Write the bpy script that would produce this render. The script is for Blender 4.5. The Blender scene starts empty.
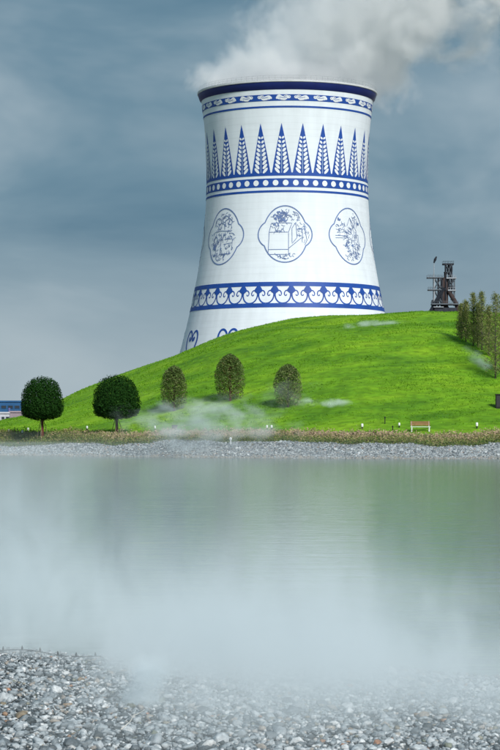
import bpy, bmesh, math, random
import numpy as np
from mathutils import Vector, Matrix, noise as mnoise

random.seed(7)
rng = np.random.default_rng(7)
R = math.radians
scene = bpy.context.scene
C = scene.collection

# ------------------------------------------------------------------ camera
CAM_Z = 2.5           # eye above the lake level
F = 2200.0            # focal length in photograph pixels (750 px tall picture)
HOR = 430.0           # horizon row in the photograph
cam_d = bpy.data.cameras.new('camera')
cam_d.sensor_fit = 'VERTICAL'
cam_d.sensor_height = 36.0
cam_d.sensor_width = 24.0
cam_d.lens = 36.0 * F / 750.0
cam_d.shift_y = (HOR - 375.0) / 750.0
cam_d.clip_start = 0.3
cam_d.clip_end = 12000
cam = bpy.data.objects.new('camera', cam_d)
cam.location = (0, 0, CAM_Z)
cam.rotation_euler = (R(90), 0, 0)
C.objects.link(cam)
scene.camera = cam

# ------------------------------------------------------------------ sky
SUN_EL, SUN_AZ = 36.0, 25.0      # azimuth: degrees to the right of straight behind the camera
world = bpy.data.worlds.new('World')
scene.world = world
world.use_nodes = True
wn, wl = world.node_tree.nodes, world.node_tree.links
wn.clear()
w_out = wn.new('ShaderNodeOutputWorld')
w_sky = wn.new('ShaderNodeTexSky')
w_sky.sky_type = 'NISHITA'
w_sky.sun_disc = False
w_sky.sun_elevation = R(SUN_EL)
w_sky.sun_rotation = R(180 - SUN_AZ)
w_bg1 = wn.new('ShaderNodeBackground')
w_bg1.inputs['Strength'].default_value = 0.05
wl.new(w_sky.outputs[0], w_bg1.inputs['Color'])
w_tc = wn.new('ShaderNodeTexCoord')
w_map = wn.new('ShaderNodeMapping')
w_map.inputs['Scale'].default_value = (5.0, 5.0, 11.0)
w_map.inputs['Location'].default_value = (1.35, 0.0, 0.55)
w_map.inputs['Rotation'].default_value = (0, R(-9), 0)
wl.new(w_tc.outputs['Generated'], w_map.inputs['Vector'])
w_n1 = wn.new('ShaderNodeTexNoise')
w_n1.inputs['Scale'].default_value = 1.0
w_n1.inputs['Detail'].default_value = 5.0
w_n1.inputs['Roughness'].default_value = 0.53
w_n1.inputs['Distortion'].default_value = 0.35
wl.new(w_map.outputs[0], w_n1.inputs['Vector'])
w_ramp = wn.new('ShaderNodeValToRGB')
cr = w_ramp.color_ramp
cr.elements[0].position = 0.34
cr.elements[0].color = (0.076, 0.182, 0.272, 1)
cr.elements[1].position = 0.68
cr.elements[1].color = (0.360, 0.460, 0.525, 1)
e = cr.elements.new(0.50)
e.color = (0.162, 0.275, 0.358, 1)
wl.new(w_n1.outputs['Fac'], w_ramp.inputs['Fac'])
# the cloud deck is paler close to the horizon, all the way round
w_sep = wn.new('ShaderNodeSeparateXYZ')
wl.new(w_tc.outputs['Generated'], w_sep.inputs[0])
w_mr = wn.new('ShaderNodeMapRange')
w_mr.inputs['From Min'].default_value = 0.0
w_mr.inputs['From Max'].default_value = 0.125
w_mr.inputs['To Min'].default_value = 0.75
w_mr.inputs['To Max'].default_value = 0.0
w_mr.interpolation_type = 'SMOOTHSTEP'
wl.new(w_sep.outputs['Z'], w_mr.inputs['Value'])
w_mix = wn.new('ShaderNodeMixRGB')
w_mix.inputs['Color2'].default_value = (0.44, 0.525, 0.575, 1)
wl.new(w_mr.outputs[0], w_mix.inputs['Fac'])
wl.new(w_ramp.outputs['Color'], w_mix.inputs['Color1'])
w_bg2 = wn.new('ShaderNodeBackground')
w_bg2.inputs['Strength'].default_value = 1.0
wl.new(w_mix.outputs[0], w_bg2.inputs['Color'])
w_ms = wn.new('ShaderNodeMixShader')
w_ms.inputs['Fac'].default_value = 0.93       # nearly closed cloud cover
wl.new(w_bg1.outputs[0], w_ms.inputs[1])
wl.new(w_bg2.outputs[0], w_ms.inputs[2])
wl.new(w_ms.outputs[0], w_out.inputs['Surface'])

# ------------------------------------------------------------------ sun through thin cloud behind the camera
sun_d = bpy.data.lights.new('sun', 'SUN')
sun_d.energy = 3.7
sun_d.angle = R(14)
sun_d.color = (1.0, 0.975, 0.94)
sun = bpy.data.objects.new('sun', sun_d)
sdir = Vector((math.sin(R(SUN_AZ)) * math.cos(R(SUN_EL)), -math.cos(R(SUN_AZ)) * math.cos(R(SUN_EL)), math.sin(R(SUN_EL))))
sun.rotation_euler = sdir.to_track_quat('Z', 'Y').to_euler()
sun.location = (30, -40, 60)
C.objects.link(sun)

vs = scene.view_settings
vs.view_transform = 'Standard'
vs.look = 'None'
vs.exposure = 0.0
vs.gamma = 1.0
vs.use_curve_mapping = False
cy = scene.cycles
cy.max_bounces = 16
cy.use_adaptive_sampling = True
cy.adaptive_threshold = 0.03
cy.adaptive_min_samples = 16
cy.diffuse_bounces = 2
cy.glossy_bounces = 3
cy.volume_bounces = 16
cy.volume_step_rate = 1.0
cy.volume_max_steps = 256
cy.use_denoising = True
cy.caustics_reflective = False
cy.caustics_refractive = False

# ------------------------------------------------------------------ helpers
def px2w(px, py, Y):
    """a point at depth Y in the direction of photograph pixel (px, py)"""
    return Vector(((px - 250.0) / F * Y, Y, CAM_Z + (HOR - py) / F * Y))

def link(o, parent=None):
    C.objects.link(o)
    if parent is not None:
        o.parent = parent
    return o

def mesh(name, verts, faces, mats=None, smooth=False):
    m = bpy.data.meshes.new(name)
    m.from_pydata([tuple(v) for v in verts], [], [tuple(f) for f in faces])
    if mats is not None:
        for q in (mats if isinstance(mats, (list, tuple)) else [mats]):
            m.materials.append(q)
    if smooth:
        m.polygons.foreach_set('use_smooth', [True] * len(m.polygons))
    m.update()
    return m

def np_mesh(name, verts, tris, mat, attr=None):
    """fast triangle mesh; attr: per-vertex float attribute 'rnd'"""
    m = bpy.data.meshes.new(name)
    nv, nf = len(verts), len(tris)
    m.vertices.add(nv)
    m.vertices.foreach_set('co', np.asarray(verts, dtype=np.float32).ravel())
    m.loops.add(nf * 3)
    m.loops.foreach_set('vertex_index', np.asarray(tris, dtype=np.int32).ravel())
    m.polygons.add(nf)
    m.polygons.foreach_set('loop_start', np.arange(0, nf * 3, 3, dtype=np.int32))
    m.polygons.foreach_set('loop_total', np.full(nf, 3, dtype=np.int32))
    if attr is not None:
        a = m.attributes.new('rnd', 'FLOAT', 'POINT')
        a.data.foreach_set('value', np.asarray(attr, dtype=np.float32))
    m.materials.append(mat)
    m.update(calc_edges=True)
    m.validate()
    return m

def obj(name, me, parent=None):
    return link(bpy.data.objects.new(name, me), parent)

def empty(name, loc, rz=0.0):
    o = bpy.data.objects.new(name, None)
    o.empty_display_size = 0.5
    o.location = loc
    o.rotation_euler = (0, 0, rz)
    return link(o)

def tag(o, label=None, cat=None, group=None, kind=None):
    if label: o['label'] = label
    if cat: o['category'] = cat
    if group: o['group'] = group
    if kind: o['kind'] = kind
    return o

class MB:
    """collects boxes, bars, tubes into one mesh"""
    def __init__(self):
        self.v, self.f = [], []
    def add(self, vs_, fs_):
        b = len(self.v)
        self.v += [tuple(x) for x in vs_]
        self.f += [tuple(i + b for i in q) for q in fs_]
        return self
    def box(self, x0, x1, y0, y1, z0, z1):
        return self.add([(x0,y0,z0),(x1,y0,z0),(x1,y1,z0),(x0,y1,z0),(x0,y0,z1),(x1,y0,z1),(x1,y1,z1),(x0,y1,z1)],
                        [(0,3,2,1),(4,5,6,7),(0,1,5,4),(1,2,6,5),(2,3,7,6),(3,0,4,7)])
    def tube(self, pts, rads, n=8, cap=True):
        pts = [Vector(p) for p in pts]
        if not isinstance(rads, (list, tuple)): rads = [rads] * len(pts)
        vs_, fs_ = [], []
        up0 = None
        for i, p in enumerate(pts):
            d = (pts[min(i + 1, len(pts) - 1)] - pts[max(i - 1, 0)]).normalized()
            if up0 is None:
                up0 = Vector((0, 0, 1)) if abs(d.z) < 0.9 else Vector((1, 0, 0))
            s = d.cross(up0).normalized()
            u = s.cross(d).normalized()
            up0 = u
            for k in range(n):
                a = 2 * math.pi * k / n
                vs_.append(p + (s * math.cos(a) + u * math.sin(a)) * rads[i])
        for i in range(len(pts) - 1):
            for k in range(n):
                k2 = (k + 1) % n
                fs_.append((i * n + k, i * n + k2, (i + 1) * n + k2, (i + 1) * n + k))
        if cap:
            fs_.append(tuple(range(n - 1, -1, -1)))
            fs_.append(tuple(range((len(pts) - 1) * n, len(pts) * n)))
        return self.add(vs_, fs_)
    def lathe(self, prof, n=16, cx=0, cy=0):
        vs_, fs_ = [], []
        for r, z in prof:
            for k in range(n):
                a = 2 * math.pi * k / n
                vs_.append((cx + r * math.cos(a), cy + r * math.sin(a), z))
        for i in range(len(prof) - 1):
            for k in range(n):
                k2 = (k + 1) % n
                fs_.append((i * n + k, i * n + k2, (i + 1) * n + k2, (i + 1) * n + k))
        return self.add(vs_, fs_)
    def build(self, name, mat, parent=None, smooth=False):
        return obj(name, mesh(name, self.v, self.f, mat, smooth), parent)

# ------------------------------------------------------------------ materials
def mat_base(name):
    m = bpy.data.materials.new(name)
    m.use_nodes = True
    nt = m.node_tree
    return m, nt, nt.nodes['Principled BSDF'], nt.nodes['Material Output']

def plain(name, col, rough=0.6, metal=0.0, var=0.12, scale=6.0, bump=0.0, spec=0.4):
    m, nt, p, out = mat_base(name)
    tc = nt.nodes.new('ShaderNodeTexCoord')
    n = nt.nodes.new('ShaderNodeTexNoise')
    n.inputs['Scale'].default_value = scale
    n.inputs['Detail'].default_value = 4
    nt.links.new(tc.outputs['Object'], n.inputs['Vector'])
    r = nt.nodes.new('ShaderNodeValToRGB')
    r.color_ramp.elements[0].position = 0.3
    r.color_ramp.elements[1].position = 0.7
    r.color_ramp.elements[0].color = tuple(c * (1 - var) for c in col) + (1,)
    r.color_ramp.elements[1].color = tuple(min(1, c * (1 + var)) for c in col) + (1,)
    nt.links.new(n.outputs['Fac'], r.inputs['Fac'])
    nt.links.new(r.outputs[0], p.inputs['Base Color'])
    p.inputs['Roughness'].default_value = rough
    p.inputs['Metallic'].default_value = metal
    p.inputs['Specular IOR Level'].default_value = spec
    if bump:
        b = nt.nodes.new('ShaderNodeBump')
        b.inputs['Strength'].default_value = bump
        b.inputs['Distance'].default_value = 0.05
        nt.links.new(n.outputs['Fac'], b.inputs['Height'])
        nt.links.new(b.outputs[0], p.inputs['Normal'])
    return m

def ramp_mat(name, stops, source='attr', rough=0.75, spec=0.3, mottling=None, interp='LINEAR', trans=0.0):
    """colour picked per piece: 'attr' = mesh attribute rnd, 'object' = per-object random"""
    m, nt, p, out = mat_base(name)
    r = nt.nodes.new('ShaderNodeValToRGB')
    r.color_ramp.interpolation = interp
    while len(r.color_ramp.elements) < len(stops):
        r.color_ramp.elements.new(0.5)
    for el, (pos, col) in zip(r.color_ramp.elements, stops):
        el.position = pos
        el.color = tuple(col) + (1,)
    if source == 'attr':
        a = nt.nodes.new('ShaderNodeAttribute')
        a.attribute_name = 'rnd'
        nt.links.new(a.outputs['Fac'], r.inputs['Fac'])
    else:
        a = nt.nodes.new('ShaderNodeObjectInfo')
        nt.links.new(a.outputs['Random'], r.inputs['Fac'])
    col = r.outputs[0]
    if mottling:
        sc, amt = mottling
        g = nt.nodes.new('ShaderNodeNewGeometry')
        n = nt.nodes.new('ShaderNodeTexNoise')
        n.inputs['Scale'].default_value = sc
        n.inputs['Detail'].default_value = 5
        n.inputs['Roughness'].default_value = 0.65
        nt.links.new(g.outputs['Position'], n.inputs['Vector'])
        mr = nt.nodes.new('ShaderNodeMapRange')
        mr.inputs['From Min'].default_value = 0.3
        mr.inputs['From Max'].default_value = 0.7
        mr.inputs['To Min'].default_value = 1 - amt
        mr.inputs['To Max'].default_value = 1 + amt
        nt.links.new(n.outputs['Fac'], mr.inputs['Value'])
        mx = nt.nodes.new('ShaderNodeMixRGB')
        mx.blend_type = 'MULTIPLY'
        mx.inputs['Fac'].default_value = 1.0
        nt.links.new(col, mx.inputs['Color1'])
        nt.links.new(mr.outputs[0], mx.inputs['Color2'])
        col = mx.outputs[0]
        b = nt.nodes.new('ShaderNodeBump')
        b.inputs['Strength'].default_value = 0.5
        b.inputs['Distance'].default_value = 0.01
        nt.links.new(n.outputs['Fac'], b.inputs['Height'])
        nt.links.new(b.outputs[0], p.inputs['Normal'])
    nt.links.new(col, p.inputs['Base Color'])
    p.inputs['Roughness'].default_value = rough
    p.inputs['Specular IOR Level'].default_value = spec
    if trans:
        t = nt.nodes.new('ShaderNodeBsdfTranslucent')
        nt.links.new(col, t.inputs['Color'])
        ms = nt.nodes.new('ShaderNodeMixShader')
        ms.inputs['Fac'].default_value = trans
        nt.links.new(p.outputs[0], ms.inputs[1])
        nt.links.new(t.outputs[0], ms.inputs[2])
        nt.links.new(ms.outputs[0], out.inputs['Surface'])
    return m

STONE_STOPS = [(0.0, (0.065, 0.08, 0.085)), (0.18, (0.15, 0.175, 0.19)), (0.38, (0.28, 0.32, 0.34)), (0.60, (0.37, 0.41, 0.43)),
               (0.78, (0.46, 0.495, 0.51)), (0.90, (0.72, 0.74, 0.74)), (0.935, (0.29, 0.265, 0.235)), (0.965, (0.40, 0.365, 0.32)),
               (0.985, (0.17, 0.20, 0.15)), (1.0, (0.42, 0.22, 0.14))]
M_stone_a = ramp_mat('stone_gravel', STONE_STOPS, 'attr', 0.62, 0.4, (38, 0.38))
M_stone_o = ramp_mat('stone_single', STONE_STOPS, 'object', 0.62, 0.4, (30, 0.38))

def ground_mat(name, c1, c2, c3, scale, bump=0.6, dist=0.1, aniso=(1, 1, 1), rough=0.9, fine=None):
    m, nt, p, out = mat_base(name)
    g = nt.nodes.new('ShaderNodeNewGeometry')
    mp = nt.nodes.new('ShaderNodeMapping')
    mp.inputs['Scale'].default_value = aniso
    nt.links.new(g.outputs['Position'], mp.inputs['Vector'])
    n = nt.nodes.new('ShaderNodeTexNoise')
    n.inputs['Scale'].default_value = scale
    n.inputs['Detail'].default_value = 6
    n.inputs['Roughness'].default_value = 0.62
    n.inputs['Distortion'].default_value = 0.3
    nt.links.new(mp.outputs[0], n.inputs['Vector'])
    r = nt.nodes.new('ShaderNodeValToRGB')
    r.color_ramp.elements[0].position = 0.33
    r.color_ramp.elements[1].position = 0.68
    r.color_ramp.elements[0].color = c1 + (1,)
    r.color_ramp.elements[1].color = c3 + (1,)
    e = r.color_ramp.elements.new(0.5)
    e.color = c2 + (1,)
    nt.links.new(n.outputs['Fac'], r.inputs['Fac'])
    n2 = nt.nodes.new('ShaderNodeTexNoise')
    n2.inputs['Scale'].default_value = fine or scale * 9
    n2.inputs['Detail'].default_value = 4
    nt.links.new(g.outputs['Position'], n2.inputs['Vector'])
    mr = nt.nodes.new('ShaderNodeMapRange')
    mr.inputs['From Min'].default_value = 0.3
    mr.inputs['From Max'].default_value = 0.7
    mr.inputs['To Min'].default_value = 0.72
    mr.inputs['To Max'].default_value = 1.25
    nt.links.new(n2.outputs['Fac'], mr.inputs['Value'])
    mx = nt.nodes.new('ShaderNodeMixRGB')
    mx.blend_type = 'MULTIPLY'
    mx.inputs['Fac'].default_value = 1
    nt.links.new(r.outputs[0], mx.inputs['Color1'])
    nt.links.new(mr.outputs[0], mx.inputs['Color2'])
    nt.links.new(mx.outputs[0], p.inputs['Base Color'])
    p.inputs['Roughness'].default_value = rough
    p.inputs['Specular IOR Level'].default_value = 0.15
    b = nt.nodes.new('ShaderNodeBump')
    b.inputs['Strength'].default_value = bump
    b.inputs['Distance'].default_value = dist
    nt.links.new(n2.outputs['Fac'], b.inputs['Height'])
    nt.links.new(b.outputs[0], p.inputs['Normal'])
    return m

M_lawn = ground_mat('lawn_grass', (0.075, 0.205, 0.011), (0.150, 0.325, 0.012), (0.235, 0.415, 0.016), 0.22, 0.7, 0.12, (0.5, 0.75, 0.6), fine=1.1)
M_gravel = ground_mat('gravel_ground', (0.20, 0.21, 0.215), (0.30, 0.315, 0.32), (0.38, 0.39, 0.39), 1.4, 0.8, 0.06, fine=14)
M_pebbleground = ground_mat('pebble_ground', (0.09, 0.10, 0.105), (0.15, 0.165, 0.17), (0.24, 0.255, 0.26), 7, 1.0, 0.03, fine=30)
M_soil = ground_mat('bed_soil', (0.08, 0.12, 0.025), (0.15, 0.18, 0.05), (0.24, 0.22, 0.09), 0.8, 0.8, 0.1, fine=6)

M_plain = ground_mat('bare_plain', (0.09, 0.09, 0.075), (0.15, 0.145, 0.125), (0.21, 0.20, 0.18), 0.02, 0.5, 0.2, fine=0.4)

# water
def water_mat():
    m, nt, p, out = mat_base('lake_water')
    g = nt.nodes.new('ShaderNodeNewGeometry')
    hs = []
    for sc, an, amp in ((1.0, (0.55, 1.2, 1), 1.0), (4.2, (0.5, 1.3, 1), 0.35), (0.12, (1, 1, 1), 1.6)):
        mp = nt.nodes.new('ShaderNodeMapping')
        mp.inputs['Scale'].default_value = an
        mp.inputs['Rotation'].default_value = (0, 0, R(8))
        nt.links.new(g.outputs['Position'], mp.inputs['Vector'])
        n = nt.nodes.new('ShaderNodeTexNoise')
        n.inputs['Scale'].default_value = sc
        n.inputs['Detail'].default_value = 3
        nt.links.new(mp.outputs[0], n.inputs['Vector'])
        mu = nt.nodes.new('ShaderNodeMath')
        mu.operation = 'MULTIPLY'
        mu.inputs[1].default_value = amp
        nt.links.new(n.outputs['Fac'], mu.inputs[0])
        hs.append(mu)
    a = nt.nodes.new('ShaderNodeMath'); a.operation = 'ADD'
    nt.links.new(hs[0].outputs[0], a.inputs[0]); nt.links.new(hs[1].outputs[0], a.inputs[1])
    a2 = nt.nodes.new('ShaderNodeMath'); a2.operation = 'ADD'
    nt.links.new(a.outputs[0], a2.inputs[0]); nt.links.new(hs[2].outputs[0], a2.inputs[1])
    b = nt.nodes.new('ShaderNodeBump')
    b.inputs['Strength'].default_value = 1.0
    b.inputs['Distance'].default_value = 0.034
    nt.links.new(a2.outputs[0], b.inputs['Height'])
    nt.links.new(b.outputs[0], p.inputs['Normal'])
    p.inputs['Base Color'].default_value = (0.040, 0.110, 0.090, 1)
    p.inputs['Roughness'].default_value = 0.09
    p.inputs['IOR'].default_value = 1.333
    return m
M_water = water_mat()

# ------------------------------------------------------------------ the land
def near_edge(X):      # near water's edge
    return 23.4 - 0.42 * np.clip(X, -9, 9) + 0.22 * np.sin(X * 1.9) + 0.12 * np.sin(X * 4.7 + 1)
def near_h(X, Y):
    d = near_edge(X) - Y
    return np.where(d > 0, 0.042 * d, 0.09 * d)
def far_edge(X):
    X = np.asarray(X, float)
    return np.interp(X, [-300, -60, -24, -10, 0, 10, 22, 60, 300], [262, 236, 219, 204, 196, 191, 189, 192, 226])

RIDGE_PX = [-1200, -500, -200, -60, 0, 40, 65, 85, 110, 140, 185, 215, 250, 290, 330, 380, 430, 470, 500, 600, 800, 1100, 1700]
RIDGE_PY = [428, 428, 427, 424, 420.5, 412, 400.5, 389.5, 376.5, 366, 349.5, 338.5, 326.5, 318.5, 314.5, 312.5, 311.5, 311, 311, 317, 344, 398, 425]
RIDGE_Y = 300.0
_rx = (np.array(RIDGE_PX) - 250) / F * RIDGE_Y
_rz = CAM_Z + (HOR - np.array(RIDGE_PY)) / F * RIDGE_Y - 0.45
def ridge_z(X):
    # three-tap smoothing keeps the ridge line soft
    return (np.interp(X - 2, _rx, _rz) + 2 * np.interp(X, _rx, _rz) + np.interp(X + 2, _rx, _rz)) / 4
def vnoise(x, y, sc, oct_=3):
    """cheap value noise"""
    out = np.zeros_like(x); amp = 1.0
    for o in range(oct_):
        X, Y = x * sc * 2 ** o + 17.3 * o, y * sc * 2 ** o + 5.1 * o
        xi, yi = np.floor(X).astype(int), np.floor(Y).astype(int)
        fx2, fy2 = X - xi, Y - yi
        h = lambda a, b: (np.sin(a * 127.1 + b * 311.7 + o * 74.7) * 43758.5453) % 1.0
        sx, sy = fx2 * fx2 * (3 - 2 * fx2), fy2 * fy2 * (3 - 2 * fy2)
        out += amp * ((h(xi, yi) * (1 - sx) + h(xi + 1, yi) * sx) * (1 - sy) + (h(xi, yi + 1) * (1 - sx) + h(xi + 1, yi + 1) * sx) * sy)
        amp *= .5
    return out / 1.75
def smooth(t):
    t = np.clip(t, 0, 1)
    return t * t * (3 - 2 * t)
def land_h(X, Y):
    X = np.asarray(X, float) + 0.0 * np.asarray(Y, float); Y = np.asarray(Y, float) + 0.0 * X
    v = Y - far_edge(X)
    gt = np.interp(X, [-60, -24, -16, -6, 0, 40], [0.7, 0.75, 1.25, 1.6, 1.35, 1.3])      # top of the gravel bank
    z = np.where(v < 0, v * 0.22, 0)
    z = z + np.clip(v / 6.5, 0, 1) * gt
    z = z + smooth((v - 6.5) / 6.0) * (2.15 - gt)
    foot = far_edge(X) + 15.0
    t = (Y - foot) / (RIDGE_Y - foot)
    up = np.sin(np.clip(t, 0, 1) * math.pi / 2) ** 1.18
    hill = (ridge_z(X) - 2.15) * up
    back = 1 - smooth((Y - RIDGE_Y) / 90.0)
    roll = 0.22 * np.sin(X * 0.21 + Y * 0.09) * np.sin(Y * 0.13 - X * 0.05 + 1) + 0.10 * np.sin(X * 0.55 + 2 + Y * 0.2)
    roll = roll + 0.34 * (vnoise(X * .55 + Y * .18 + 400, Y - X * .2 + 400, .16, 4) - .5)
    hill = hill * np.where(Y > RIDGE_Y, back, 1) + roll * smooth((v - 18) / 25) * back
    return z + hill

def sheet(name, xs, ss, fy, fz, mat, smooth_=True):
    """grid sheet: xs across, ss along; fy(X, s) -> Y, fz(X, Y) -> z"""
    Xg, Sg = np.meshgrid(xs, ss)
    Yg = fy(Xg, Sg)
    Zg = fz(Xg, Yg)
    nx, ns = len(xs), len(ss)
    v = np.stack([Xg, Yg, Zg], -1).reshape(-1, 3)
    i = np.arange(nx * ns).reshape(ns, nx)
    a, b, c, d = i[:-1, :-1].ravel(), i[:-1, 1:].ravel(), i[1:, 1:].ravel(), i[1:, :-1].ravel()
    tris = np.concatenate([np.stack([a, b, c], 1), np.stack([a, c, d], 1)])
    me = np_mesh(name, v, tris, mat)
    if smooth_:
        me.polygons.foreach_set('use_smooth', [True] * len(me.polygons))
    return obj(name, me)

XS = np.unique(np.concatenate([np.linspace(-2500, -300, 10), np.linspace(-300, -60, 25), np.linspace(-60, 60, 161), np.linspace(60, 300, 25), np.linspace(300, 2500, 10)]))
def bank_wiggle(X):
    X = np.clip(X, -80, 80)
    return 0.9 * np.sin(.23 * X + 1) + .55 * np.sin(.61 * X) + .35 * np.sin(1.7 * X + 2)
edge_fy = lambda X, s: far_edge(X) + s + bank_wiggle(X) * np.clip(s / 6.5, 0, 1)
tag(sheet('gravel_bank', XS, np.linspace(-6, 6.5, 14), edge_fy, land_h, M_gravel), kind='structure')
tag(sheet('planting_bed', XS, np.linspace(6.5, 12.5, 8), edge_fy, land_h, M_soil), kind='structure')
hs_ = np.concatenate([np.linspace(12.5, 130, 150), np.linspace(132, 230, 40), np.linspace(240, 1000, 20), np.linspace(1100, 6000, 12)])
tag(sheet('grass_hill', XS, hs_[:151], edge_fy, land_h, M_lawn), kind='structure')
tag(sheet('plain', XS, hs_[150:], edge_fy, land_h, M_plain), kind='structure')

# near shore
XN = np.unique(np.concatenate([np.linspace(-300, -12, 13), np.linspace(-12, 12, 61), np.linspace(12, 300, 13)]))
near = sheet('pebble_shore', XN, np.concatenate([np.linspace(-3, 14, 50), np.linspace(16, 120, 14)])[::-1], lambda X, s: near_edge(X) - s, near_h, M_pebbleground)
tag(near, kind='structure')

# lake surface
wat = sheet('lake', np.linspace(-300, 300, 13), np.linspace(17, 275, 13), lambda X, s: s + 0 * X, lambda X, Y: 0 * X, M_water)
tag(wat, kind='structure')

def ground_hit(px, py):
    """where the sight line of a photograph pixel meets the land"""
    for Y in np.arange(190, 340, 0.25):
        p = px2w(px, py, Y)
        if float(land_h(p.x, Y)) >= p.z:
            return Vector((p.x, Y, float(land_h(p.x, Y))))
    p = px2w(px, py, 215)
    return Vector((p.x, 215, float(land_h(p.x, 215))))
def on_land(px, Y):
    X = (px - 250) / F * Y
    return Vector((X, Y, float(land_h(X, Y))))

# ------------------------------------------------------------------ stones
def rock_proto(npts, seed, bevel=False):
    r_ = random.Random(seed)
    bm = bmesh.new()
    for i in range(npts):
        # Fibonacci directions with jitter, uneven radius: angular lumps
        t = (i + 0.5) / npts
        ph = math.acos(1 - 2 * t)
        th = math.pi * (1 + 5 ** 0.5) * i + r_.uniform(-0.5, 0.5)
        q = r_.uniform(0.58, 1.15)
        bm.verts.new((q * math.sin(ph) * math.cos(th), q * math.sin(ph) * math.sin(th), q * math.cos(ph)))
    h = bmesh.ops.convex_hull(bm, input=bm.verts)
    bmesh.ops.delete(bm, geom=[v for v in bm.verts if not v.link_faces], context='VERTS')
    if bevel:
        bmesh.ops.dissolve_limit(bm, angle_limit=R(14), verts=bm.verts, edges=bm.edges)
        bmesh.ops.bevel(bm, geom=list(bm.edges), offset=0.05, segments=1, affect='EDGES', profile=0.5)
    bmesh.ops.triangulate(bm, faces=bm.faces)
    bm.verts.ensure_lookup_table()
    v = np.array([vv.co[:] for vv in bm.verts])
    f = np.array([[q.index for q in ff.verts] for ff in bm.faces])
    bm.verts.index_update()
    f = np.array([[q.index for q in ff.verts] for ff in bm.faces])
    bm.free()
    return v, f
PROTOS = [rock_proto(random.choice([9, 10, 11, 12]), 100 + i) for i in range(18)]

def rand_rot(n):
    q = rng.normal(size=(n, 4)); q /= np.linalg.norm(q, axis=1)[:, None]
    w, x, y, z = q.T
    return np.stack([1-2*(y*y+z*z), 2*(x*y-z*w), 2*(x*z+y*w), 2*(x*y+z*w), 1-2*(x*x+z*z), 2*(y*z-x*w), 2*(x*z-y*w), 2*(y*z+x*w), 1-2*(x*x+y*y)], 1).reshape(-1, 3, 3)

def scatter_rocks(name, pos, size, mat, flat=0.62, brown=None):
    n = len(pos)
    pick = rng.integers(0, len(PROTOS), n)
    rot = rand_rot(n)
    yaw = rng.uniform(0, 2 * math.pi, n)
    ax = np.stack([rng.uniform(0.8, 1.35, n), rng.uniform(0.7, 1.0, n), rng.uniform(flat - 0.15, flat + 0.2, n)], 1)
    rnd = rng.uniform(0, 1, n)
    if brown is not None:
        rnd = np.where(brown, rng.uniform(.925, .975, n), rnd)
    V, T, A, base = [], [], [], 0
    for k, (pv, pf) in enumerate(PROTOS):
        idx = np.where(pick == k)[0]
        if not len(idx): continue
        w = np.einsum('nij,vj->nvi', rot[idx], pv) * ax[idx][:, None, :] * (size[idx] * 0.5)[:, None, None]
        c, s = np.cos(yaw[idx])[:, None], np.sin(yaw[idx])[:, None]
        w = np.stack([w[..., 0] * c - w[..., 1] * s, w[..., 0] * s + w[..., 1] * c, w[..., 2]], -1) + pos[idx][:, None, :]
        m = len(idx)
        V.append(w.reshape(-1, 3))
        T.append((pf[None] + (np.arange(m) * len(pv))[:, None, None]).reshape(-1, 3) + base)
        A.append(np.repeat(rnd[idx], len(pv)))
        base += m * len(pv)
    return np_mesh(name, np.concatenate(V), np.concatenate(T), mat, np.concatenate(A))

# near shore: a closed layer of broken stones, and the largest ones singly
cell = 0.041
gx, gy = np.meshgrid(np.arange(-5.2, 5.2, cell), np.arange(13.6, 27.5, cell))
gx = gx.ravel() + rng.uniform(-.5, .5, gx.size) * cell
gy = gy.ravel() + rng.uniform(-.5, .5, gy.size) * cell
keep = (np.abs(gx) < 0.1137 * gy + 1.7) & (gy < near_edge(gx) + 0.15)
gx, gy = gx[keep], gy[keep]
sz = np.clip(rng.lognormal(math.log(0.046), 0.42, len(gx)), 0.02, 0.10)
gz = near_h(gx, gy) + rng.uniform(-0.018, 0.032, len(gx)) + 0.006
gravel = obj('gravel', scatter_rocks('gravel', np.stack([gx, gy, gz], 1), sz, M_stone_a), near)
tag(gravel, kind='stuff')

BIG = [rock_proto(16, 300 + i, True) for i in range(14)]
BIGM = []
for i, (pv, pf) in enumerate(BIG):
    me = np_mesh('stone', pv * 0.5, pf, M_stone_o)
    BIGM.append(me)
placed, tries = [], 0
while len(placed) < 300 and tries < 20000:
    tries += 1
    Y = 14.3 + (random.random() ** 1.5) * 9.0
    X = random.uniform(-0.1137 * Y - 0.05, 0.1137 * Y + 0.05)
    if Y > float(near_edge(X)) - 0.2: continue
    s = 0.075 + random.random() ** 2.2 * 0.075
    if any((X - a) ** 2 + (Y - b) ** 2 < (0.42 * (s + c)) ** 2 for a, b, c in placed): continue
    placed.append((X, Y, s))
    o = bpy.data.objects.new('stone', random.choice(BIGM))
    o.location = (X, Y, float(near_h(X, Y)) + 0.018 + s * random.uniform(0.08, 0.2))
    o.rotation_euler = (random.uniform(-0.5, 0.5), random.uniform(-0.5, 0.5), random.uniform(0, 6.28))
    o.scale = (s * random.uniform(0.9, 1.35), s * random.uniform(0.75, 1.05), s * random.uniform(0.5, 0.85))
    link(o, near)

# far shore stones
nfar = 26000
fx = rng.uniform(-32, 32, nfar)
fv = rng.uniform(-0.4, 6.6, nfar)
fyy = far_edge(fx) + fv + bank_wiggle(fx) * np.clip(fv / 6.5, 0, 1)
fz = land_h(fx, fyy) + rng.uniform(-0.02, 0.03, nfar)
fs = np.clip(rng.lognormal(math.log(0.17), 0.35, nfar), 0.08, 0.42)
PROTOS_KEEP = PROTOS
PROTOS = [rock_proto(8, 500 + i) for i in range(10)]
fg = obj('bank_stones', scatter_rocks('bank_stones', np.stack([fx, fyy, fz], 1), fs, M_stone_a, brown=(fv < .75 + .3 * np.sin(fx * .7)) & (rng.uniform(0, 1, nfar) < .7)), bpy.data.objects['gravel_bank'])
tag(fg, kind='stuff')

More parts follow.
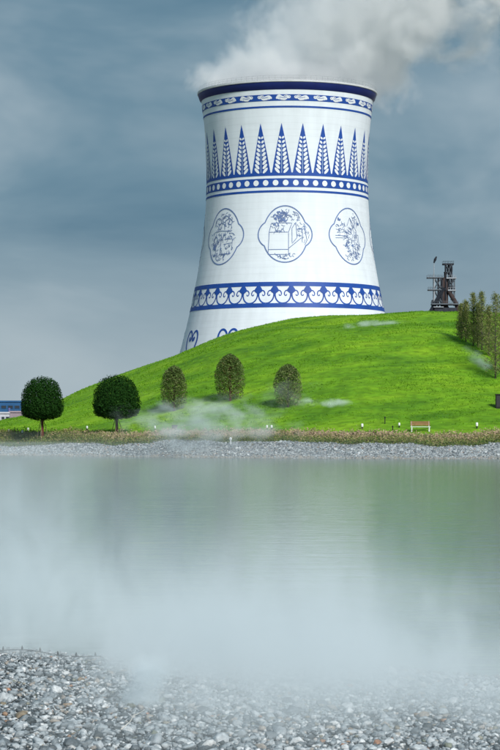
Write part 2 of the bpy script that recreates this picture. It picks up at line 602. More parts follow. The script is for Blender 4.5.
# ------------------------------------------------------------------ cooling tower
TD, TPX = 520.0, 287.2
TX = (TPX - 250) / F * TD
MPP = TD / F
def tower_R(z):
    z = np.asarray(z, float)
    return MPP * np.sqrt(80.5 ** 2 + (1.70 * (z - 62.5)) ** 2)
def tz(y):
    """height on the tower's front face seen at photograph row y"""
    z = 50.0
    for _ in range(8):
        z = CAM_Z + (HOR - y) / F * (TD - float(tower_R(z)))
    return z
TBASE = 2.0
tower = empty('cooling_tower', (TX, TD, TBASE), -math.atan2(TX, TD))
tag(tower, 'tall white cooling tower painted with blue porcelain ornament behind the green hill', 'cooling tower')

def concrete_white():
    m, nt, p, out = mat_base('white_painted_concrete')
    tc = nt.nodes.new('ShaderNodeTexCoord')
    sp = nt.nodes.new('ShaderNodeSeparateXYZ')
    nt.links.new(tc.outputs['Object'], sp.inputs[0])
    # lift joints every 1.5 m
    mo = nt.nodes.new('ShaderNodeMath'); mo.operation = 'PINGPONG'; mo.inputs[1].default_value = 0.75
    nt.links.new(sp.outputs['Z'], mo.inputs[0])
    j = nt.nodes.new('ShaderNodeMapRange')
    j.inputs['From Min'].default_value = 0.0; j.inputs['From Max'].default_value = 0.16
    j.inputs['To Min'].default_value = 0.955; j.inputs['To Max'].default_value = 1.0
    nt.links.new(mo.outputs[0], j.inputs['Value'])
    # vertical weather streaks
    mp = nt.nodes.new('ShaderNodeMapping'); mp.inputs['Scale'].default_value = (0.55, 0.55, 0.035)
    nt.links.new(tc.outputs['Object'], mp.inputs[0])
    n = nt.nodes.new('ShaderNodeTexNoise'); n.inputs['Scale'].default_value = 1.0; n.inputs['Detail'].default_value = 5
    nt.links.new(mp.outputs[0], n.inputs['Vector'])
    s = nt.nodes.new('ShaderNodeMapRange')
    s.inputs['From Min'].default_value = 0.3; s.inputs['From Max'].default_value = 0.7
    s.inputs['To Min'].default_value = 0.93; s.inputs['To Max'].default_value = 1.03
    nt.links.new(n.outputs['Fac'], s.inputs['Value'])
    mp2 = nt.nodes.new('ShaderNodeMapping'); mp2.inputs['Scale'].default_value = (0.12, 0.12, 0.9)
    nt.links.new(tc.outputs['Object'], mp2.inputs[0])
    n2 = nt.nodes.new('ShaderNodeTexNoise'); n2.inputs['Scale'].default_value = 1.0; n2.inputs['Detail'].default_value = 4
    nt.links.new(mp2.outputs[0], n2.inputs['Vector'])
    s2 = nt.nodes.new('ShaderNodeMapRange')
    s2.inputs['From Min'].default_value = 0.3; s2.inputs['From Max'].default_value = 0.7
    s2.inputs['To Min'].default_value = 0.965; s2.inputs['To Max'].default_value = 1.02
    nt.links.new(n2.outputs['Fac'], s2.inputs['Value'])
    m1 = nt.nodes.new('ShaderNodeMath'); m1.operation = 'MULTIPLY'
    nt.links.new(j.outputs[0], m1.inputs[0]); nt.links.new(s.outputs[0], m1.inputs[1])
    m2 = nt.nodes.new('ShaderNodeMath'); m2.operation = 'MULTIPLY'
    nt.links.new(m1.outputs[0], m2.inputs[0]); nt.links.new(s2.outputs[0], m2.inputs[1])
    mx = nt.nodes.new('ShaderNodeMixRGB'); mx.blend_type = 'MULTIPLY'; mx.inputs['Fac'].default_value = 1
    mx.inputs['Color1'].default_value = (0.815, 0.875, 0.915, 1)
    nt.links.new(m2.outputs[0], mx.inputs['Color2'])
    nt.links.new(mx.outputs[0], p.inputs['Base Color'])
    p.inputs['Roughness'].default_value = 0.7
    p.inputs['Specular IOR Level'].default_value = 0.25
    return m
M_tw = concrete_white()
M_blue = plain('cobalt_paint', (0.013, 0.072, 0.345), 0.55, 0, 0.14, 0.35)
M_navy = plain('navy_paint', (0.008, 0.018, 0.13), 0.5, 0, 0.12, 0.4)
M_line = plain('thin_blue_paint', (0.13, 0.20, 0.40), 0.6, 0, 0.2, 0.6)
M_wash = plain('pale_blue_wash', (0.30, 0.42, 0.62), 0.6, 0, 0.15, 0.6)
M_white = plain('white_paint', (0.80, 0.84, 0.86), 0.6, 0, 0.04, 0.5)
M_rim = plain('rim_concrete', (0.60, 0.62, 0.63), 0.8, 0, 0.1, 0.6)

NSEG = 256
def ring_part(name, prof, mat, smooth_=True):
    b = MB()
    b.lathe([(r, z - TBASE) for r, z in prof], NSEG)
    return b.build(name, mat, tower, smooth_)

Z_TOP = 82.0
Z_BLUE_TOP, Z_BLUE_BOT = 81.5, 80.05
zs = np.linspace(TBASE - 1.0, Z_BLUE_BOT, 70)
ring_part('shell', [(float(tower_R(z)), float(z)) for z in zs], M_tw)
r0 = float(tower_R(Z_BLUE_BOT))
RIMR = 89.3 * MPP
ring_part('rim_flare', [(r0 + 0.05, Z_BLUE_BOT - 0.15), (r0 + 0.45, Z_BLUE_BOT + 0.35), (RIMR - 0.12, Z_BLUE_BOT + 1.05), (RIMR - 0.05, Z_BLUE_TOP)], M_navy)
ring_part('rim_lip', [(RIMR - 0.05, Z_BLUE_TOP), (RIMR + 0.12, Z_BLUE_TOP + 0.1), (RIMR + 0.12, Z_TOP), (RIMR - 1.9, Z_TOP), (RIMR - 1.9, Z_TOP - 3)], M_rim, False)
inner = ring_part('inner_wall', [(RIMR - 1.92, Z_TOP - 0.2), (float(tower_R(62)) - 0.9, 62.0), (float(tower_R(40)) - 0.9, 40.0)], M_rim)
rail = MB()
for k in range(96):
    a = 2 * math.pi * k / 96
    x, y = (RIMR - 0.15) * math.sin(a), -(RIMR - 0.15) * math.cos(a)
    rail.tube([(x, y, Z_TOP - TBASE), (x, y, Z_TOP - TBASE + 1.0)], 0.022, 5)
for h in (0.5, 1.0):
    rail.tube([((RIMR - 0.15) * math.sin(2 * math.pi * k / 128), -(RIMR - 0.15) * math.cos(2 * math.pi * k / 128), Z_TOP - TBASE + h) for k in range(129)], 0.016, 5, False)
rail.build('railing', plain('galvanised_steel', (0.42, 0.44, 0.45), 0.5, 0.6), tower)

def band(name, y0, y1, mat, off=0.05):
    z1, z0 = tz(y0), tz(y1)
    zz = np.linspace(z0, z1, max(3, int((z1 - z0) / 0.8) + 2))
    return ring_part(name, [(float(tower_R(z)) + off, float(z)) for z in zz], mat)
band('motif_band', 94.2, 100.6, M_blue)
band('blue_line', 105.6, 107.5, M_blue)
band('blue_line', 172.4, 175.5, M_blue)
band('dot_band', 178.2, 187.0, M_blue)
band('blue_line', 190.0, 192.2, M_blue)
band('scroll_band', 281.7, 286.0, M_blue)
band('scroll_band', 303.0, 307.2, M_blue)

class Decal:
    """painted ornament: 2D shape in metres (arc, height) laid on the shell"""
    def __init__(self): self.v, self.f = [], []
    def poly(self, pts):
        b = len(self.v); self.v += pts; self.f.append(tuple(range(b, b + len(pts)))); return self
    def ellipse(self, cx, cy_, rx, ry, rot=0, n=14):
        c, s = math.cos(rot), math.sin(rot)
        return self.poly([(cx + rx * math.cos(t) * c - ry * math.sin(t) * s, cy_ + rx * math.cos(t) * s + ry * math.sin(t) * c) for t in [2 * math.pi * k / n for k in range(n)]])
    def ribbon(self, pts, w, closed=False):
        n = len(pts); b = len(self.v)
        ws = w if isinstance(w, (list, tuple)) else [w] * n
        for i in range(n):
            p0 = pts[(i - 1) % n] if (closed or i > 0) else pts[i]
            p1 = pts[(i + 1) % n] if (closed or i < n - 1) else pts[i]
            dx, dy = p1[0] - p0[0], p1[1] - p0[1]
            L = math.hypot(dx, dy) or 1
            nx, ny = -dy / L * ws[i] / 2, dx / L * ws[i] / 2
            self.v += [(pts[i][0] + nx, pts[i][1] + ny), (pts[i][0] - nx, pts[i][1] - ny)]
        for i in range(n if closed else n - 1):
            a, c = b + 2 * i, b + 2 * ((i + 1) % n)
            self.f.append((a, a + 1, c + 1, c))
        return self
    def strip(self, rows, nsub=8):
        """rows: (x0, x1, y); subdivided across"""
        b = len(self.v)
        for x0, x1, y in rows:
            self.v += [(x0 + (x1 - x0) * k / nsub, y) for k in range(nsub + 1)]
        m = nsub + 1
        for i in range(len(rows) - 1):
            for k in range(nsub):
                self.f.append((b + i * m + k, b + i * m + k + 1, b + (i + 1) * m + k + 1, b + (i + 1) * m + k))
        return self
    def mesh(self, name, z0, off, mat):
        """a mesh facing angle 0; turned into place by the object's rotation"""
        Rr = float(tower_R(z0))
        vs_ = []
        for a, b in self.v:
            z = z0 + b
            r = float(tower_R(z)) + off
            th = a / Rr
            vs_.append((r * math.sin(th), -r * math.cos(th), z - TBASE))
        return mesh(name, vs_, self.f, mat)
def dense(pts, step=0.4):
    out = []
    for (a, b), (c, d) in zip(pts[:-1], pts[1:]):
        n = max(1, int(math.hypot(c - a, d - b) / step))
        out += [(a + (c - a) * k / n, b + (d - b) * k / n) for k in range(n)]
    return out + [pts[-1]]
def curve(pts, n=6):
    """Catmull-Rom through points"""
    P = [pts[0]] + list(pts) + [pts[-1]]
    out = []
    for i in range(1, len(P) - 2):
        for k in range(n):
            t = k / n
            out.append(tuple(0.5 * (2 * P[i][j] + (P[i+1][j] - P[i-1][j]) * t + (2*P[i-1][j] - 5*P[i][j] + 4*P[i+1][j] - P[i+2][j]) * t * t + (3*P[i][j] - P[i-1][j] - 3*P[i+1][j] + P[i+2][j]) * t ** 3) for j in (0, 1)))
    return out + [tuple(pts[-1])]
def place(name, me, deg, parent=tower):
    o = obj(name, me, parent)
    if parent is tower: o.rotation_euler = (0, 0, R(deg))
    return o
def angles(n, first, lim=104):
    return [a for a in ((first + 360 / n * k + 180) % 360 - 180 for k in range(n)) if abs(a) < lim]

# leaf-shaped spikes
zb, za = tz(172.6), tz(123.0)
H, W2 = za - zb, 2.24
wid = lambda t: W2 * (t ** 0.92)           # t: 0 at the tip, 1 at the base
d_leaf = Decal().strip([(-max(wid(t), 0.01), max(wid(t), 0.01), H * (1 - t)) for t in np.linspace(0, 1, 20)], 8)
me_leaf = d_leaf.mesh('leaf_ornament', zb, 0.055, M_blue)
d_in = Decal()
for i in range(9):
    t = 0.29 + 0.665 * i / 8
    w = wid(t)
    L, th = 0.30 * w + 0.10, min(0.33, 0.13 + 0.14 * w)
    for s in (-1, 1):
        d_in.ellipse(s * 0.47 * w, H * (1 - t) + 0.05, L * 1.12, th, s * R(48), 10)
me_in = d_in.mesh('leaflets', zb, 0.085, M_white)
d_sp = Decal().ribbon([(0, H * (1 - t)) for t in np.linspace(0.42, 1.0, 8)], 0.17)
me_sp = d_sp.mesh('spine', zb, 0.095, M_wash)
for a in angles(25, -3.8):
    o = place('leaf_ornament', me_leaf, a)
    place('leaflets', me_in, 0, o); place('spine', me_sp, 0, o)
# dots
me_dot = Decal().ellipse(0, 0, 0.66, 0.66, 0, 20).mesh('dot', tz(182.6), 0.085, M_white)
for a in angles(52, -1.0): place('dot', me_dot, a)

# white creature-like curls in the upper band
def motif(seed):
    r_ = random.Random(seed)
    d = Decal()
    fl = r_.choice((-1, 1))
    body = [(fl * x, y) for x, y in curve([(-1.55, -0.25), (-1.0, 0.3 + r_.uniform(-.1, .1)), (-0.3, 0.0), (0.35, -0.22), (1.0, 0.15), (1.5, 0.28)], 5)]
    n = len(body)
    d.ribbon(body, [0.18 + 0.62 * math.sin(math.pi * min(1, (i + 1) / n)) for i in range(n)])
    d.ellipse(fl * 1.35, 0.12, 0.42, 0.34, 0.3 * fl)
    d.ellipse(fl * -1.15, -0.12, 0.5, 0.2, -0.5 * fl)
    d.ribbon([(fl * x, y) for x, y in curve([(0.2, 0.35), (0.75, 0.5), (1.1, 0.42)], 4)], 0.14)
    d.ribbon([(fl * x, y) for x, y in curve([(-0.7, -0.35), (-0.1, -0.5), (0.5, -0.42)], 4)], 0.14)
    e = Decal()
    e.ribbon([(fl * x, y) for x, y in curve([(-0.75, 0.1), (-0.2, 0.0), (0.4, -0.08), (0.9, 0.08)], 4)], 0.10)
    e.ellipse(fl * 1.45, 0.18, 0.1, 0.08)
    z = tz(97.4)
    return d.mesh('white_motif', z, 0.085, M_white), e.mesh('motif_detail', z, 0.11, M_blue)
mots = [motif(i) for i in range(5)]
for i, a in enumerate(angles(29, -2.5)):
    o = place('white_motif', mots[(i * 2) % 5][0], a + random.uniform(-0.6, 0.6))
    place('motif_detail', mots[(i * 2) % 5][1], 0, o)

# hooked scrolls of the lower band
U = 0.0271
zt = tz(286.0)
d = Decal()
sp_ = [(-13, 3), (13, 3), (26, -16), (38, -36), (28, -48), (12, -60), (7, -84), (-7, -84), (-12, -60), (-28, -48), (-38, -36), (-26, -16)]
d.strip([(-13*U, 13*U, 3*U), (-26*U, 26*U, -16*U), (-38*U, 38*U, -36*U), (-28*U, 28*U, -48*U), (-12*U, 12*U, -60*U), (-8*U, 8*U, -84*U)], 4)
for s in (-1, 1):
    arc = [(s * (66 + 61 * math.cos(t)) * U, (-70 + 74 * math.sin(t)) * U) for t in np.linspace(R(180), R(272), 12)]
    d.ribbon([(s * 4 * U, -52 * U)] + arc, [9 * U, 11 * U] + [11 * U] * 11)
    hook = curve([(s * x * U, -y * U) for x, y in [(26, 40), (40, 36), (52, 46), (57, 62), (52, 77), (41, 78), (38, 68)]], 4)
    d.ribbon(hook, [10 * U - 4 * U * i / len(hook) for i in range(len(hook))])
me_sc = d.mesh('scroll_ornament', zt, 0.06, M_blue)
for a in angles(37, 2.4): place('scroll_ornament', me_sc, a)

# cloud heads near the foot
d = Decal()
q = 0.226
for s in (-1, 1):
    lobe = curve([(s * x * q, y * q) for x, y in [(9.5, -17), (11.6, -11), (11.4, -5), (9, -0.8), (5.6, 0), (2.6, -2), (1.0, -5.6), (2.0, -9), (4.6, -9.6), (5.8, -7.4), (4.6, -5.9)]], 5)
    n = len(lobe)
    d.ribbon(lobe, [0.56 - 0.16 * i / n for i in range(n)])
    d.ellipse(s * 4.4 * q, -7.4 * q, 0.3, 0.3)
    d.ribbon(curve([(s * 9.5 * q, -17 * q), (s * 5 * q, -21 * q), (0, -24 * q)], 5), 0.42)
me_cl = d.mesh('cloud_ornament', tz(328.5), 0.06, M_blue)
for a in angles(12, -33.5): place('cloud_ornament', me_cl, a)

# medallions
zc = tz(234.0)
MS = (TD - 20) / F                      # metres per pixel on the front face
def med_outline(k=1.0, n=96):
    pts = []
    for i in range(n):
        ph = 2 * math.pi * i / n
        c, s = math.cos(ph), math.sin(ph)
        re = 1 / math.sqrt((c / 22.5) ** 2 + (s / 28.5) ** 2)
        # side lobes
        b = 13.8 * abs(c); disc = b * b - (13.8 ** 2 - 13.6 ** 2)
        rs = b + math.sqrt(disc) if disc > 0 else 0
        r = max(re, rs) * k
        pts.append((r * c * MS, r * s * MS))
    return pts
me_frame = (lambda dd: dd.mesh('medallion', zc, 0.055, M_line))(Decal().ribbon(med_outline(1.0), 0.27, True))
def inside(x, y, k=0.9):
    return (x / (22.5 * k)) ** 2 + (y / (28.5 * k)) ** 2 < 1 or (abs(x) - 13.8) ** 2 + y * y < (13.6 * k) ** 2
def scribbles(d, r_, x0, x1, y0, y1, n, w=0.1, L=4):
    for _ in range(int(n * 1.7)):
        x, y = r_.uniform(x0, x1), r_.uniform(y0, y1)
        pts, a = [], r_.uniform(0, 6.28)
        turn = r_.uniform(-0.9, 0.9)
        for k in range(6):
            if not inside(x, y): break
            pts.append((x * MS, y * MS)); a += turn
            x += math.cos(a) * L / 5; y += math.sin(a) * L / 5
        if len(pts) > 2: d.ribbon(pts, w)
def drawing(kind):
    r_ = random.Random(40 + kind)
    d, f = Decal(), Decal()
    ln = lambda pts, w=0.13: d.ribbon(dense([(x * MS, y * MS) for x, y in pts], 0.5), w)
    if kind == 0:      # a square kiln house with trees behind it
        ln([(-16, 2), (3.5, 2), (3.5, -20.5), (-16.5, -20.5), (-16, 2)])
        ln([(-16, -15.5), (3.5, -15.5)]); ln([(-16, 2), (-14, 11), (-3, 11.5)]); ln([(3.5, 2), (7, 11), (-3, 11.5)])
        ln([(7, 6), (11, 12), (12, -3.5), (7, -9.5), (7, 6)]); ln([(3.5, -14.5), (16, -4), (19, -3)]); ln([(11.5, 5), (17.5, 5), (17.5, -5)])
        ln([(19, 9), (20.5, 2), (22, -6), (19.5, -11)]); ln([(8, 23), (13, 21), (15, 16)])
        for _ in range(46):
            a = r_.uniform(0, 6.28); q_ = r_.uniform(0, 1) ** 0.5
            x, y = -6.5 + 7 * q_ * math.cos(a), 18 + 6 * q_ * math.sin(a)
            if inside(x, y, 0.88): f.ellipse(x * MS, y * MS, r_.uniform(0.12, 0.36), r_.uniform(0.1, 0.22), r_.uniform(0, 3), 8)
        scribbles(d, r_, -12, 14, -27, -21, 26, 0.12); scribbles(d, r_, -14, -2, 3, 11, 12, 0.1); scribbles(d, r_, -12, 4, 12, 25, 22, 0.13, 5)
        scribbles(d, r_, 4, 16, 10, 24, 12, 0.1); scribbles(d, r_, 12, 25, -10, 8, 14, 0.1)
    elif kind == 1:    # cloud curls above a house and a figure
        for cx, cy_, s in ((-8, 15, 1), (2, 17, -1), (8, 14, 1), (-4, 10, -1)):
            d.ribbon(curve([((cx + s * x) * MS, (cy_ + y) * MS) for x, y in [(-6, -3), (-5, 2), (0, 4), (4, 1), (3, -2), (0, -2), (-1, 0)]], 4), 0.16)
        ln([(-14, 5), (-4, 6), (10, 5)]); ln([(-2, 4), (-2, -18), (12, -18)], 0.11); ln([(3, -3), (14, -3), (14, -14)], 0.11); ln([(2, -8), (14, -7)], 0.1)
        d.ribbon(curve([(x * MS, y * MS) for x, y in [(-15, -3), (-10, 0), (-8, -6), (-11, -12), (-15, -10)]], 4), 0.18)
        for _ in range(14):
            f.ellipse(r_.uniform(-16, -10) * MS, r_.uniform(-13, -6) * MS, 0.3, 0.14, r_.uniform(0, 3), 8)
        scribbles(d, r_, -15, 14, -25, -16, 30, 0.11); scribbles(d, r_, -18, 16, -15, 5, 44, 0.1); scribbles(d, r_, -12, 14, 8, 25, 20, 0.1)
    else:              # a steep hut and stepped terraces
        ln([(-4, 10), (1, 19), (10, 6), (11, -6)]); ln([(1, 19), (6, 4), (6, -20)], 0.11); ln([(-20, 0), (-6, 0), (-6, -2), (-20, -2.5)], 0.11); ln([(-18, 3), (-8, 4)], 0.1)
        ln([(8, 2), (13, 2), (13, -8), (8, -8)], 0.11); ln([(2, -10), (2, -22)], 0.1); ln([(10, -8), (9, -20)], 0.1)
        for cx, cy_ in ((-14, 17), (14, 14), (-7, -10)):
            for _ in range(5): f.ellipse((cx + r_.uniform(-1.5, 1.5)) * MS, (cy_ + r_.uniform(-1, 1)) * MS, 0.32, 0.16, r_.uniform(0, 3), 8)
        scribbles(d, r_, -8, 14, -24, -8, 44, 0.1); scribbles(d, r_, -8, 8, -8, 10, 30, 0.1); scribbles(d, r_, -18, -6, 2, 12, 14, 0.1); scribbles(d, r_, 4, 14, 8, 22, 12, 0.1)
    return d.mesh('line_drawing', zc, 0.06, M_line), f.mesh('brush_spots', zc, 0.07, M_line)
draws = [drawing(k) for k in range(3)]
for a, k in ((-47.6, 1), (-1.4, 0), (46.4, 2), (-94, 2), (93, 1)):
    o = place('medallion', me_frame, a)
    tag(place('line_drawing', draws[k][0], 0, o), kind='stuff'); tag(place('brush_spots', draws[k][1], 0, o), kind='stuff')

# ------------------------------------------------------------------ blast furnace far behind the hill
FY = 1100.0
fu = FY / F
fx_ = lambda px: (px - 445.0) * fu
fz_ = lambda py: CAM_Z + (HOR - py) * fu
furn = empty('blast_furnace', ((445 - 250) / F * FY, FY, 2.0))
tag(furn, 'dark rusty blast furnace tower with pipes and platforms beyond the hilltop', 'blast furnace')
M_rust = plain('rusty_steel', (0.060, 0.042, 0.040), 0.8, 0.2, 0.3, 0.4)
M_dark = plain('dark_steel', (0.030, 0.036, 0.048), 0.7, 0.3, 0.3, 0.5)
M_grey = plain('grey_steel', (0.12, 0.14, 0.16), 0.7, 0.2, 0.2, 0.5)
M_pale = plain('pale_steel', (0.34, 0.37, 0.40), 0.7, 0.1, 0.15, 0.5)
def fp(name, mat, fn, smooth_=False):
    b = MB(); fn(b)
    b.v = [(x, y, z - 2.0) for x, y, z in b.v]
    return b.build(name, mat, furn, smooth_)
def platform(px0, px1, py, mat, th=0.5, dep=6):
    x0, x1, z = fx_(px0), fx_(px1), fz_(py)
    o = fp('platform', mat, lambda b: b.box(x0, x1, -dep / 2, dep / 2, z - th, z))
    for yy in (-dep / 2 + .1, dep / 2 - .1):
        def rl(b):
            n = max(3, int((x1 - x0) / 1.2))
            for k in range(n + 1):
                x = x0 + .1 + (x1 - x0 - .2) * k / n
                b.box(x - .05, x + .05, yy - .05, yy + .05, z - .02, z + 1.1)
            b.box(x0, x1, yy - .06, yy + .06, z + 1.05, z + 1.15)
        r_ = fp('railing', mat, rl); r_.parent = o
platform(427, 443.2, 277.4, M_grey); platform(428, 442.5, 289.6, M_grey)
platform(442.6, 453.6, 263.6, M_dark, 0.7, 5); platform(446, 456, 277.8, M_pale, 0.6); platform(447.5, 455.5, 290, M_pale, 0.6)
platform(431.5, 458, 303.8, M_grey, 0.6, 9)
for px, y0, y1, w, m in ((434.0, 277, 440, .55, M_pale), (438.4, 277, 440, .5, M_dark), (441.6, 277, 440, .6, M_dark), (445.6, 264, 300, .45, M_dark), (449.2, 264, 291, .4, M_dark), (451.6, 264, 300, .5, M_dark), (454.4, 277, 306, .35, M_grey), (432.4, 300, 440, .5, M_dark), (456.5, 304, 440, .6, M_dark)):
    for yy in (-2.2, 2.2):
        fp('column', m, lambda b: b.box(fx_(px) - w / 2, fx_(px) + w / 2, yy - w / 2, yy + w / 2, max(2.0, fz_(y1)), fz_(y0)))
def brace(a, b_, w=0.22, m=M_grey):
    for yy in (-2.3, 2.3):
        fp('brace', m, lambda b: b.tube([(fx_(a[0]), yy, fz_(a[1])), (fx_(b_[0]), yy, fz_(b_[1]))], w, 5))
for a, b_ in (((434, 278), (441.6, 289)), ((441.6, 278), (434, 289)), ((434, 290), (441.6, 303)), ((445.6, 264), (451.6, 277)), ((451.6, 264), (445.6, 277)), ((448, 278), (454.5, 290)), ((454.5, 278), (449, 290)), ((449, 291), (456, 303))):
    brace(a, b_)
fp('mast', M_pale, lambda b: b.tube([(fx_(433.8), 0, fz_(278)), (fx_(434.2), 0, fz_(262))], [.3, .14], 6))
fp('crane_head', M_dark, lambda b: b.tube([(fx_(434.0), 0, fz_(263)), (fx_(435.2), 0, fz_(259.5)), (fx_(436.6), 0, fz_(256.5))], [.35, .75, .35], 6))
fp('furnace_stack', M_rust, lambda b: b.lathe([(2.6, 2.0), (2.6, fz_(310)), (1.35, fz_(306)), (1.35, fz_(281)), (1.1, fz_(279)), (.75, fz_(277.5)), (.75, fz_(273)), (0.9, fz_(273)), (0.9, fz_(272)), (0.02, fz_(272))], 14, fx_(445.6), 0), True)
fp('uptake_pipe', M_rust, lambda b: b.tube([(fx_(443), -1.8, 2.0), (fx_(443), -1.8, fz_(282)), (fx_(444), -1.5, fz_(279)), (fx_(445.5), -1, fz_(278.4))], .8, 10), True)
fp('downcomer_pipe', M_rust, lambda b: b.tube([(fx_(446.5), -1.2, fz_(289)), (fx_(449), -1.4, fz_(292)), (fx_(456.3), -1.8, fz_(304.5)), (fx_(457), -1.9, fz_(308)), (fx_(457), -1.9, 2.0)], 1.15, 10), True)
fp('skip_bridge', M_dark, lambda b: b.tube([(fx_(443.5), -2.4, fz_(288)), (fx_(434.5), -2.6, fz_(304.5)), (fx_(425), -2.6, fz_(322))], 1.05, 4))
fp('top_hopper', M_dark, lambda b: b.lathe([(0.5, fz_(277)), (1.5, fz_(271)), (1.5, fz_(267)), (0.6, fz_(265))], 10, fx_(449.8), 0), True)
fp('cast_house', M_dark, lambda b: b.box(fx_(434), fx_(456), -3.5, 6, 2.0, fz_(308)))
fp('cast_house_roof', M_pale, lambda b: b.box(fx_(433), fx_(443), -4.2, 6.5, fz_(307.9), fz_(307)))

# ------------------------------------------------------------------ buildings far left
M_bluepanel = plain('blue_cladding', (0.025, 0.115, 0.27), 0.5, 0, 0.2, 0.2)
M_purple = plain('violet_panel', (0.12, 0.13, 0.33), 0.5, 0, 0.2, 0.3)
M_pinkwall = plain('pinkish_render', (0.36, 0.29, 0.32), 0.8, 0, 0.12, 0.3)
M_whitewall = plain('white_render', (0.60, 0.62, 0.66), 0.8, 0, 0.1, 0.3)
M_glass = plain('dark_window_glass', (0.03, 0.04, 0.055), 0.12, 0, 0.2, 0.5, 0, 0.6)
def building(name, label, px0, px1, py_top, Y, depth, wall, wins, roofmat, rows, cols, win_w, win_h, accents=()):
    b0 = empty(name, ((px0 + px1) / 2 / F * Y - 250 / F * Y, Y, 2.0))
    w = (px1 - px0) / F * Y
    h = CAM_Z + (HOR - py_top) / F * Y - 2.0
    MB().box(-w / 2, w / 2, 0, depth, 0, h).build('wall', wall, b0)
    MB().box(-w / 2 - .3, w / 2 + .3, -.3, depth + .3, h + 0.003, h + .5).build('roof', roofmat, b0)
    for r_ in range(rows):
        for c in range(cols):
            x = -w / 2 + w * (c + .5) / cols
            z = h * (r_ + .5) / rows
            fr = MB().box(x - win_w / 2 - .12, x + win_w / 2 + .12, -.14, -.003, z - win_h / 2 - .12, z + win_h / 2 + .12).build('window', wall, b0)
            MB().box(x - win_w / 2, x + win_w / 2, -.2, -.145, z - win_h / 2, z + win_h / 2).build('pane', wins, fr)
    for (a, b_, z0, z1, m) in accents:
        MB().box(-w / 2 + w * a, -w / 2 + w * b_, -.3, -.21, h * z0, h * z1).build('panel', m, b0)
    return tag(b0, label, 'building')
building('blue_building', 'long blue clad building beyond the lawn at the far left', -40, 20.5, 402, 760, 18, M_bluepanel, M_glass, M_bluepanel, 3, 9, 1.6, .9, ((0.80, 0.83, 0.62, 0.8, M_purple), (0.55, 0.58, 0.6, 0.78, M_purple)))
building('white_building', 'low white building with dark windows in front of the blue one', -30, 9.5, 413.5, 700, 10, M_whitewall, M_glass, M_whitewall, 2, 9, 0.9, 0.8)
building('pink_building', 'small pinkish grey block beside the leftmost round tree', 9.9, 21, 412.5, 690, 9, M_pinkwall, M_glass, M_pinkwall, 1, 3, 0.7, 0.7)

# ------------------------------------------------------------------ trees
def leaf_cloud(pos, nrm, size, rnd, aspect=0.6):
    """one small bent leaf (two triangles) per position, roughly facing nrm"""
    n = len(pos)
    t = np.cross(nrm, rng.normal(size=(n, 3))); t /= np.linalg.norm(t, axis=1)[:, None] + 1e-9
    b = np.cross(nrm, t); b /= np.linalg.norm(b, axis=1)[:, None] + 1e-9
    L, Wd = size[:, None] * 0.5, size[:, None] * 0.5 * aspect
    v = np.stack([pos - t * L, pos + b * Wd + nrm * L * .15, pos + t * L, pos - b * Wd + nrm * L * .15], 1)
    i = np.arange(n)[:, None] * 4
    tri = np.concatenate([i + [0, 1, 2], i + [0, 2, 3]], 0)
    return v.reshape(-1, 3), tri, np.repeat(rnd, 4)
DARK_LEAF = [(0.0, (0.007, 0.030, 0.004)), (0.45, (0.015, 0.058, 0.008)), (0.8, (0.028, 0.090, 0.014)), (1.0, (0.050, 0.125, 0.022))]
OLIVE_LEAF = [(0.0, (0.055, 0.105, 0.020)), (0.4, (0.125, 0.195, 0.045)), (0.75, (0.20, 0.25, 0.075)), (1.0, (0.29, 0.27, 0.13))]
REDWOOD_LEAF = [(0.0, (0.12, 0.15, 0.045)), (0.4, (0.21, 0.245, 0.070)), (0.75, (0.30, 0.32, 0.10)), (1.0, (0.38, 0.32, 0.19))]
M_leaf = ramp_mat('dark_leaf', DARK_LEAF, 'attr', 0.7, 0.08, None, 'LINEAR', 0.12)
M_olive = ramp_mat('olive_leaf', OLIVE_LEAF, 'attr', 0.6, 0.3, None, 'LINEAR', 0.15)
M_redwood = ramp_mat('redwood_needles', REDWOOD_LEAF, 'attr', 0.75, 0.2, None, 'LINEAR', 0.15)
M_bark = plain('brown_bark', (0.075, 0.045, 0.035), 0.9, 0, 0.3, 8, 0.5)
M_redbark = plain('red_brown_bark', (0.17, 0.055, 0.035), 0.85, 0, 0.3, 8, 0.5)
M_greybark = plain('grey_bark', (0.11, 0.095, 0.085), 0.9, 0, 0.3, 8, 0.5)
M_wood = plain('stake_wood', (0.24, 0.19, 0.13), 0.85, 0, 0.2, 9)

